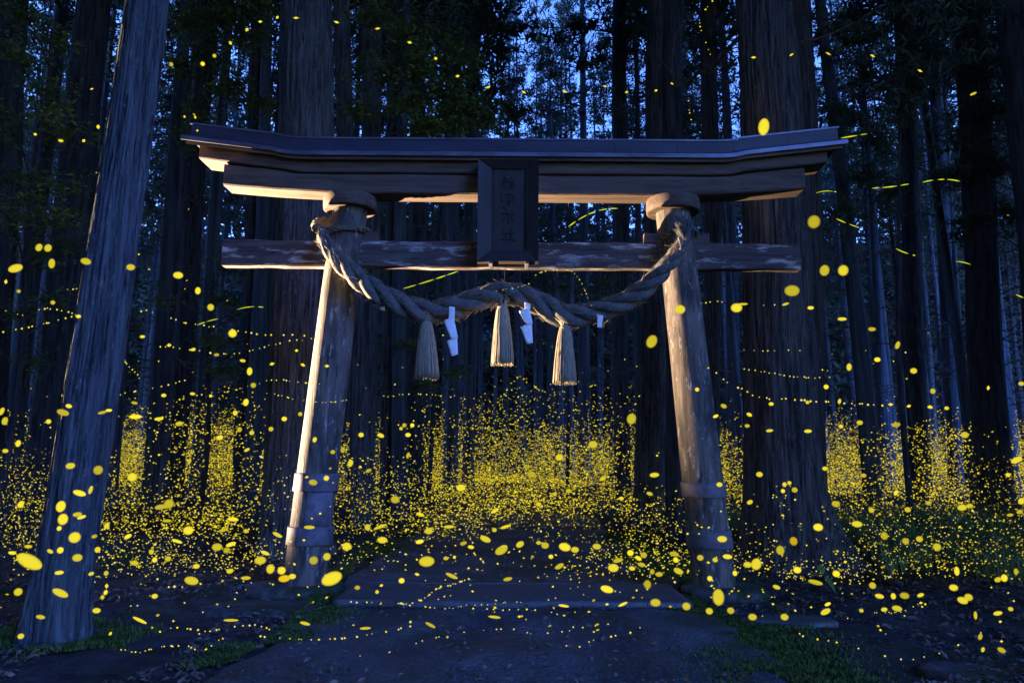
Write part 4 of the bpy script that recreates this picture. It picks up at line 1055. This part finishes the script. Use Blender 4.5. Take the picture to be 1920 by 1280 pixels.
# ------------------------------------------------------------------ fireflies
FLIES = [
(29,503,24,15),(73,464,11,14),(90,465,12,14),(97,494,11,17),(161,490,18,13),(245,501,15,12),(334,516,17,13),(371,545,10,13),(395,576,12,13),(436,625,15,15),(35,546,7,7),(11,528,5,8),(99,567,8,8),(147,593,9,7),(205,614,8,6),(267,631,9,6),(317,647,8,6),(362,655,9,6),(406,665,9,6),(455,676,10,6),(468,696,10,14),(475,722,10,10),(510,682,9,5),(556,657,6,5),(568,684,9,5),(613,686,8,5),(461,754,10,13),(441,774,9,10),(449,805,9,10),(472,811,9,9),(508,804,9,9),(533,785,10,9),(563,776,8,8),(412,820,12,9),(590,824,8,10),(624,847,9,8),(307,741,9,7),(361,738,9,6),(395,742,6,6),(252,755,11,6),(254,781,21,9),(298,785,15,7),(336,794,13,9),(192,773,15,6),(204,769,11,6),(118,773,21,12),(129,761,11,8),(143,748,6,7),(91,790,9,9),(118,741,5,8),(3,771,8,14),(9,789,10,14),(34,831,9,12),(187,826,6,9),(178,832,4,9),(10,845,10,8),(463,843,10,6),(152,774,6,7),
(132,873,16,12),(184,881,16,17),(248,894,16,16),(149,924,22,11),(170,918,7,14),(114,949,16,20),(118,973,17,20),(39,945,10,13),(145,964,15,9),(153,969,15,7),(140,1007,20,20),(317,944,17,17),(301,950,19,10),(353,994,18,16),(407,1025,18,14),(359,1088,24,15),(55,1052,46,24),(111,990,8,9),(200,985,9,12),(183,1030,10,11),(145,1045,17,14),(113,1031,11,12),(53,1024,13,7),(23,1036,13,7),(94,1033,11,7),(177,1005,10,7),(240,1005,13,8),(313,976,15,6),(332,1014,18,6),(419,993,16,7),(437,973,18,8),(433,1020,17,8),(425,1031,12,11),(461,995,8,8),(520,1002,17,7),(580,988,18,7),(488,1050,20,15),(507,1066,15,17),(528,1069,15,14),(533,1084,20,13),(548,1080,13,10),(588,1050,16,15),(613,1043,14,14),(622,1084,36,24),(497,1036,15,7),(587,904,15,11),(612,896,10,10),(461,1083,16,7),(431,1070,12,9),(368,1061,12,9),(315,1047,11,10),(290,1049,9,10),(284,1034,9,10),(252,1055,15,9),(290,1117,11,9),(181,1144,14,10),(76,1156,15,8),(113,1111,28,13),(34,1109,14,14),(39,1192,11,10),(262,1162,25,6),(433,1162,24,5),(572,1168,17,6),(111,1073,15,8),(171,1075,10,7),(198,1110,7,9),(200,1098,6,8),(199,1074,8,9),(192,1119,7,8),(207,1187,5,7),(43,1168,6,9),
(650,1024,17,15),(717,1012,17,12),(741,936,16,14),(804,995,15,12),(787,1015,14,8),(800,1052,27,19),(864,914,16,13),(910,1010,19,11),(940,1031,23,15),(945,1025,12,8),(975,1020,15,11),(997,889,15,12),(928,957,15,6),(948,987,18,6),(927,993,9,8),(842,987,18,6),(788,964,14,7),(713,987,22,6),(689,988,11,12),(691,882,11,7),(869,1018,12,7),(883,1025,11,7),(836,1046,9,7),(852,1044,6,6),(847,1079,21,7),(753,1088,11,10),(782,1076,9,5),(952,1085,15,7),(1059,1025,21,15),(1078,1030,14,11),(1022,1022,14,12),(1033,1043,9,8),(1010,1017,9,7),(1119,1024,15,11),(1049,1061,16,9),(1150,1064,19,15),(1159,1050,17,8),(1182,1036,12,11),(1207,1040,12,11),(1197,1046,12,8),(1203,1058,13,8),(1185,1065,11,8),(1223,1071,9,10),(1236,1076,13,9),(1272,1070,17,11),(1264,1038,16,9),(1267,1049,10,10),(1214,1095,14,16),(1138,1104,22,13),(1229,1129,18,14),(1168,1132,16,5),(1057,1135,17,5),(927,1156,20,5),(807,1171,18,6),(685,1177,18,5),(670,1101,10,8),(707,1109,7,7),(1227,890,16,9),(1218,925,11,7),(1165,934,9,7),(1049,857,14,12),(1066,920,10,8),(1130,897,12,7),(1010,945,10,8),(657,868,10,13),
(1112,833,16,14),(1184,785,17,20),(1222,640,19,24),(677,815,10,9),(714,816,12,8),(758,797,8,8),(752,803,7,7),(773,797,8,8),(765,815,10,8),(643,843,9,11),(765,853,6,10),
(1275,580,19,17),(1381,577,20,17),(1546,507,17,20),(1581,507,18,20),(1485,545,26,21),(1526,416,22,24),(1432,238,20,30),(1393,570,16,5),(1473,570,12,5),(1520,577,11,7),(1579,598,15,7),(1635,617,13,8),(1683,647,8,14),(1645,674,11,9),(1592,688,9,13),(1713,695,12,11),(1549,725,9,9),(1446,757,9,7),(1514,754,7,7),(1307,730,8,8),(1357,761,11,8),(1342,780,10,6),(1405,777,10,7),(1401,798,9,7),(1443,807,12,6),(1515,808,13,7),(1577,799,8,8),(1612,792,11,9),(1680,796,15,9),(1809,815,13,12),(1749,733,9,10),(1853,727,5,8),(1915,719,10,8),(1670,758,9,5),(1704,761,8,5),(1744,763,9,6),(1775,765,8,7),(1574,752,6,9),
(1424,889,12,10),(1547,878,10,8),(1490,918,11,10),(1471,908,8,9),(1480,905,8,8),(1468,920,8,8),(1406,941,11,8),(1349,908,11,9),(1567,944,14,11),(1607,982,18,12),(1534,988,17,14),(1488,1014,14,16),(1463,1031,15,17),(1418,1057,18,21),(1402,1058,14,11),(1354,1010,17,12),(1313,1045,12,11),(1341,1049,10,9),(1364,1043,16,9),(1347,1119,21,28),(1287,1136,15,14),(1330,1145,13,12),(1370,1144,13,12),(1411,1156,15,12),(1471,1156,14,12),(1331,1084,10,10),(1378,1074,9,10),(1495,1068,14,12),(1529,1091,24,9),(1568,1075,13,12),(1548,1146,18,10),(1552,1132,11,6),(1456,1100,13,8),(1649,1117,15,9),(1696,1116,16,12),(1675,1117,9,11),(1636,1097,12,12),(1682,1140,17,11),(1658,1142,11,8),(1615,1144,8,7),(1726,1115,12,7),(1788,1101,15,12),(1805,1125,18,13),(1816,1119,14,13),(1794,1070,9,15),(1871,1086,12,9),(1883,1083,11,13),(1905,1071,7,11),(1829,1153,6,13),(1871,1149,15,8),(1895,1141,9,8),(1838,1193,7,11),(1843,1217,6,9),(1878,1218,14,10),(1658,1004,13,14),(1698,1014,12,12),(1724,1010,12,11),(1757,1025,14,14),(1804,951,16,12),(1818,948,12,8),(1702,955,11,10),(1634,956,10,10),(1741,942,10,7),(1906,862,20,11),(1915,939,10,12),(1912,959,11,8),(1894,965,11,6),(1890,890,8,8),(1619,891,10,8),(1680,923,7,10),
(321,121,7,8),(380,120,8,8),(283,145,5,11),(258,186,6,8),(237,218,6,7),(184,238,6,8),(157,264,6,6),(114,264,9,6),(66,252,7,5),(402,105,7,7),(432,81,5,8),(463,56,6,7),(488,41,7,5),(520,33,5,6),(555,34,10,4),(631,42,10,4),(346,219,4,5),(366,220,4,6),(370,245,4,4),(225,180,8,3),(172,167,6,3),(285,203,8,4),(708,54,9,4),(768,80,8,5),(817,110,6,6),(858,143,7,5),(915,164,9,4),(982,173,8,4),(1059,172,9,4),(1175,173,6,4),(1134,162,7,3),(1230,170,6,4),(1260,157,6,3),
(1413,108,9,4),(1484,103,9,3),(1553,101,10,3),(1636,105,9,4),(1725,133,9,4),(1825,176,12,5)]
SPECIAL = {(55,1052): 'broad dim amber firefly glow before the foot of the leaning tree', (622,1084): 'large yellow firefly glow beside the foot of the left gate post',
 (1432,238): 'tall yellow firefly glow floating over the right roof end', (1526,416): 'slanted yellow firefly glow just above the right tip of the tie beam', (1546,507): 'round firefly glow, the one nearer the massive cedar of a level pair',
 (1581,507): 'round firefly glow, the one farther from the massive cedar of a level pair', (1485,545): 'wide firefly glow just under the right tip of the tie beam', (1275,580): 'round firefly glow in front of the upper right post',
 (1381,577): 'round firefly glow beside the massive cedar at tassel height', (1222,640): 'slanted firefly glow left of the right post at tassel height', (1184,785): 'upright firefly glow between the right tassel and the swarm',
 (1112,833): 'round amber firefly glow at the top of the central swarm', (1347,1119): 'long slanted firefly glow over the right foot stone', (800,1052): 'largest firefly glow low over the middle of the path', (940,1031): 'wide firefly glow over the path directly below the plaque',
 (1150,1064): 'plump firefly glow over the right half of the path', (1138,1104): 'slanted firefly glow above the right end of the threshold slab', (29,503): 'blurred firefly glow at the left edge level with the tie beam', (140,1007): 'round amber firefly glow on the lower leaning trunk',
 (359,1088): 'wide firefly glow on bare soil left of the gate', (254,781): 'flat wide firefly glow right of the leaning trunk', (118,773): 'wide firefly glow crossing the leaning trunk at left', (113,1111): 'flat amber firefly glow at the root of the leaning tree'}
def fly_label(px, py):
    if py < 300: return ('tiny fireflies above the roof left of the plaque', 'fireflies above the roof left') if px < 960 else ('tiny fireflies above the roof right of the plaque', 'fireflies above the roof right')
    if px < 600:
        if py < 720: return 'fireflies in mid air left of the gate', 'fireflies in mid air left'
        if py < 900: return 'fireflies at head height left of the gate', 'fireflies at head height left'
        if py < 1040: return 'fireflies above the roots left of the gate', 'fireflies over roots left'
        return 'fireflies low over soil left of the gate', 'fireflies low over left soil'
    if px < 1290:
        if py < 870: return 'fireflies above the swarm between the posts', 'fireflies between the posts'
        if py < 1000: return 'larger fireflies in the swarm between the posts', 'larger fireflies in the middle swarm'
        return 'yellow fireflies low over the stone path', 'fireflies low over the path'
    if py < 700: return 'fireflies in mid air right of the gate', 'fireflies in mid air right'
    if py < 900: return 'fireflies at head height right of the gate', 'fireflies at head height right'
    if py < 1060: return 'larger fireflies before the flared roots and grass', 'fireflies over flared roots and grass'
    return 'larger fireflies low over soil right of the path', 'fireflies low over right soil'

bm = bmesh.new(); bmesh.ops.create_icosphere(bm, subdivisions=3, radius=1.0)
fly_me = bpy.data.meshes.new('firefly'); bm.to_mesh(fly_me); bm.free(); fly_me.materials.append(M['glow'])
fly_me.polygons.foreach_set('use_smooth', np.full(len(fly_me.polygons), True))
fly_me2 = fly_me.copy(); fly_me2.materials.clear(); fly_me2.materials.append(M['glow_o'])
def ground_dist(px, py):
    d = ray(px, py)
    if d.z >= -1e-3: return 99.0
    return -CAM.z / d.z * d.y
FLIES.sort(key=lambda f: -f[2] * f[3])
small = []; fly_groups = {}
for i, (px, py, w, h) in enumerate(FLIES):
    Yd = min(max(42.0 / math.sqrt(w * h), 1.6), 6.4 if py > 220 else 6.8, 0.93 * ground_dist(px, py))
    p = P(px, py, Yd)
    dep = (p - CAM).dot(CROT @ Vector((0, 0, -1)))
    rw, rh = w * dep / F / 2 * 1.2, h * dep / F / 2 * 1.2
    ang = random.uniform(-0.5, 0.5) if w > h else random.uniform(-0.35, 0.35)
    if i >= 300:
        small.append((p, rw, rh)); continue
    o = link('firefly', fly_me2 if (w * h > 150 and random.random() < 0.14 and py > 780) else fly_me, None, p)
    o.scale = (rw, rh, rh); o.rotation_euler = (0, ang if w > h * 1.3 else 0.0, 0)
    if h > w * 1.15:
        o.scale = (rw, rw, rh); o.rotation_euler = (0, random.uniform(0.0, 0.5), 0)
    if (px, py) in SPECIAL: tag(o, SPECIAL[(px, py)], 'firefly', 'large firefly glows')
    else:
        lb, gp = fly_label(px, py); tag(o, lb, 'firefly', gp); fly_groups.setdefault(lb, []).append((px, o))

for lb, it in fly_groups.items(): number_group(it, 'the ' + lb)

# the swarm: thousands of points over the forest floor, one object
OCT = np.array([[1, 0, 0], [-1, 0, 0], [0, 1, 0], [0, -1, 0], [0, 0, 1], [0, 0, -1]], float)
OF = np.array([[0, 2, 4], [2, 1, 4], [1, 3, 4], [3, 0, 4], [2, 0, 5], [1, 2, 5], [3, 1, 5], [0, 3, 5]])
C_, S_, MI = [], [], []
def swarm(n, y0, y1, yp, hmax, hp, r0, r1, xw=0.74, thr=0.0, seed=0, xlo=None, xhi=None):
    y = y0 + (y1 - y0) * rng.random(n) ** yp
    x = rng.uniform(-1, 1, n) * (y * xw)
    if xlo is not None: x = rng.normal((xlo + xhi) / 2, (xhi - xlo) / 3.4, n) * y
    hmax = hmax * (0.55 + 0.9 * vnoise(x * 0.5, y * 0.25, 0, seed + 9))
    h = 0.06 + hmax * rng.random(n) ** hp
    c = vnoise(x * 0.55, y * 0.4, h * 0.9, seed) * 0.6 + vnoise(x * 1.7, y * 1.2, h * 2, seed + 1) * 0.4
    k = c > thr
    x, y, h = x[k], y[k], h[k]
    z = ground_z(x, y) + h
    m = len(x)
    C_.append(np.stack([x, y, z], -1))
    r = rng.uniform(r0, r1, m)
    el = rng.uniform(1.0, 2.0, m)
    S_.append(np.stack([r * el, r, r * rng.uniform(0.8, 1.2, m)], -1))
    MI.append(np.where(y > 12, rng.choice([0, 0, 1, 1, 1, 4], m), rng.choice([0, 0, 0, 1, 1, 2], m)))
swarm(21000, 7.8, 14, 1.0, 1.0, 1.5, 0.0038, 0.008, seed=501, thr=0.46)
swarm(56000, 13, 34, 0.8, 1.8, 2.1, 0.008, 0.016, seed=503, thr=0.47)
swarm(28000, 20, 42, 0.8, 2.1, 2.0, 0.012, 0.020, seed=505, thr=0.48)
swarm(9000, 16, 36, 0.8, 2.4, 1.7, 0.010, 0.018, seed=507, thr=0.44, xlo=-0.14, xhi=0.24)
swarm(12000, 13, 30, 0.8, 1.5, 1.7, 0.009, 0.017, seed=509, thr=0.42, xlo=0.36, xhi=0.82)
swarm(13000, 11, 26, 0.8, 1.9, 1.7, 0.008, 0.016, seed=515, thr=0.44, xlo=-0.70, xhi=-0.24)
swarm(1000, 5.2, 9.5, 0.9, 1.0, 1.3, 0.0042, 0.010, seed=511, thr=0.42)
swarm(420, 8, 26, 0.8, 4.2, 1.5, 0.006, 0.013, seed=513)
for p, rw, rh in small:
    C_.append(np.array([p])); S_.append(np.array([[rw, rh, rh]])); MI.append(np.array([0]))
# dotted flight lines: light trails drawn as rows of glowing points
def line(pts, Yd, step=9, r=1.7):
    s = spline(pts, 200)
    L_ = np.concatenate([[0], np.cumsum(np.linalg.norm(np.diff(s, axis=0), axis=1))])
    for d in np.arange(0, L_[-1], step):
        d += rng.normal(0, step * .3)
        if rng.random() < 0.22: continue
        a = np.interp(d, L_, s[:, 0]); b_ = np.interp(d, L_, s[:, 1]) + rng.normal(0, .6)
        yd = min(Yd, 0.95 * ground_dist(a, b_))
        rr = r * 0.8 * yd / F * rng.uniform(.6, 1.35)
        C_.append(np.array([P(a, b_, yd)])); S_.append(np.array([[rr * 1.15, rr, rr]])); MI.append(np.array([rng.choice([0, 0, 2])]))
line([(14, 578), (40, 590), (90, 578), (150, 590), (210, 598)], 6, 10, 2)
line([(6, 622), (60, 612), (120, 598), (160, 585), (200, 580), (235, 592), (270, 582), (310, 592), (345, 604), (395, 612), (440, 620), (500, 628), (560, 628), (600, 634)], 6, 12, 2)
line([(125, 543), (160, 540), (183, 548), (178, 560)], 6, 9, 1.8)
line([(218, 628), (222, 650), (236, 680), (258, 702), (262, 712)], 6, 6, 1.6)
line([(300, 648), (360, 656), (430, 664), (490, 652), (540, 640), (590, 634)], 6.5, 11, 1.8)
line([(212, 742), (260, 732), (310, 723), (360, 708)], 6.5, 12, 1.8)
line([(410, 738), (460, 726), (510, 712), (560, 716), (600, 720)], 6.5, 8, 1.6)
line([(515, 738), (560, 750), (620, 754), (660, 748)], 6.5, 7, 1.5)
line([(225, 1217), (260, 1222), (300, 1212), (345, 1210), (380, 1218), (420, 1195)], 4.2, 8, 1.7)
line([(300, 1184), (330, 1176), (390, 1182), (440, 1174), (480, 1172), (505, 1180), (488, 1192), (530, 1196), (600, 1198), (660, 1194), (730, 1182), (780, 1171)], 4.2, 12, 2)
line([(745, 1130), (775, 1130), (800, 1118), (820, 1102), (850, 1095), (886, 1082)], 5.2, 6, 2)
line([(652, 1128), (730, 1130), (800, 1138), (870, 1140), (940, 1142), (1010, 1143), (1060, 1153), (1078, 1148)], 4.8, 17, 1.9)
line([(840, 1138), (920, 1132), (1000, 1126), (1060, 1118), (1070, 1102), (1105, 1098)], 4.8, 13, 1.4)
line([(665, 1228), (705, 1231), (752, 1213), (805, 1198), (870, 1184), (960, 1178), (1000, 1187), (1060, 1182), (1120, 1172), (1170, 1166)], 3.9, 22, 1.6)
line([(1062, 1211), (1082, 1214), (1120, 1197), (1165, 1190), (1200, 1176)], 3.9, 20, 2)
line([(1328, 690), (1345, 700), (1370, 722), (1395, 730), (1420, 744), (1470, 748), (1530, 752), (1600, 756), (1660, 760)], 6, 11, 2.2)
line([(1395, 692), (1440, 698), (1490, 706), (1550, 708), (1556, 696), (1535, 692)], 6, 8, 1.6)
line([(1312, 568), (1360, 566), (1410, 571), (1460, 571)], 6, 11, 1.6)
line([(1395, 655), (1450, 658), (1500, 656)], 6.5, 14, 1.5)
line([(1485, 1188), (1567, 1203), (1630, 1221), (1700, 1236), (1760, 1224), (1800, 1205), (1850, 1180)], 3.9, 26, 2.2)
line([(1640, 1148), (1690, 1146), (1715, 1135), (1735, 1122)], 5, 6, 1.2)
line([(930, 545), (985, 535), (1010, 512), (1040, 507), (1070, 508), (1090, 530), (1103, 560), (1110, 575)], 6.5, 7, 1.5)
line([(720, 745), (770, 738), (830, 742), (880, 748)], 8, 9, 1.5)
line([(905, 800), (935, 808), (960, 796), (985, 776), (1005, 768)], 9, 6, 1.5)
line([(1338, 0), (1322, 20), (1312, 45), (1320, 70), (1334, 108)], 6.9, 14, 2.0)
line([(1290, 165), (1292, 205), (1300, 240)], 7, 12, 1.5)
# light trails in the air, built as broken rows of slender glowing bodies
STREAK = []
for a, b_ in [((370, 609), (412, 597)), ((445, 580), (494, 576)), ((756, 541), (860, 508)), ((1066, 425), (1160, 391)), ((1577, 259), (1632, 250)), ((1530, 362), (1568, 360)), ((1635, 353), (1704, 345)), ((1730, 342), (1800, 340)), ((1568, 410), (1612, 427)), ((1680, 466), (1716, 479)), ((1792, 490), (1820, 496)), ((1905, 552), (1919, 558))]:
    Ls = math.dist(a, b_); bow = random.uniform(-0.10, 0.10) * Ls; t_ = 0.0
    def on(t):
        return P(a[0] + (b_[0] - a[0]) * t, a[1] + (b_[1] - a[1]) * t + bow * 4 * t * (1 - t), 6.9)
    while t_ < 1.0:
        ln = random.uniform(12, 34) / Ls
        te = min(1.0, t_ + ln)
        STREAK.append(([on(t_ + (te - t_) * q) for q in (0, 0.25, 0.5, 0.75, 1)], random.uniform(0.0032, 0.0058)))
        t_ = te + random.uniform(1.5, 9) / Ls
Call, Sall, Mall = np.concatenate(C_), np.concatenate(S_), np.concatenate(MI)
n = len(Call)
ang = rng.uniform(-0.7, 0.7, n); ca, sa = np.cos(ang)[:, None], np.sin(ang)[:, None]
L3 = OCT[None] * Sall[:, None]
V = np.stack([L3[..., 0] * ca - L3[..., 2] * sa, L3[..., 1], L3[..., 0] * sa + L3[..., 2] * ca], -1) + Call[:, None]
Fc = (np.arange(n)[:, None, None] * 6 + OF[None]).reshape(-1, 3)
mbs = MB(); mbs.add(V.reshape(-1, 3), Fc)
for q, r_ in STREAK:
    add_tube(mbs, [tuple(p) for p in q], [r_ * 0.3, r_ * 0.9, r_ * 1.1, r_, r_ * 0.3], 6, False)
V2, F2 = mbs.arrays()
Mall2 = np.concatenate([np.repeat(Mall, 8), np.full(len(F2[1]), 3)])
sw = link('firefly_swarm', np_mesh('firefly_swarm', V2, F2, [M['glow_dot'], M['glow_dim'], M['glow_pale'], M['glow_lime'], M['glow_gold']], Mall2, True))
tag(sw, 'countless tiny yellow fireflies and light trails low through the wood', 'fireflies', kind='stuff')
print('fireflies in swarm', n)
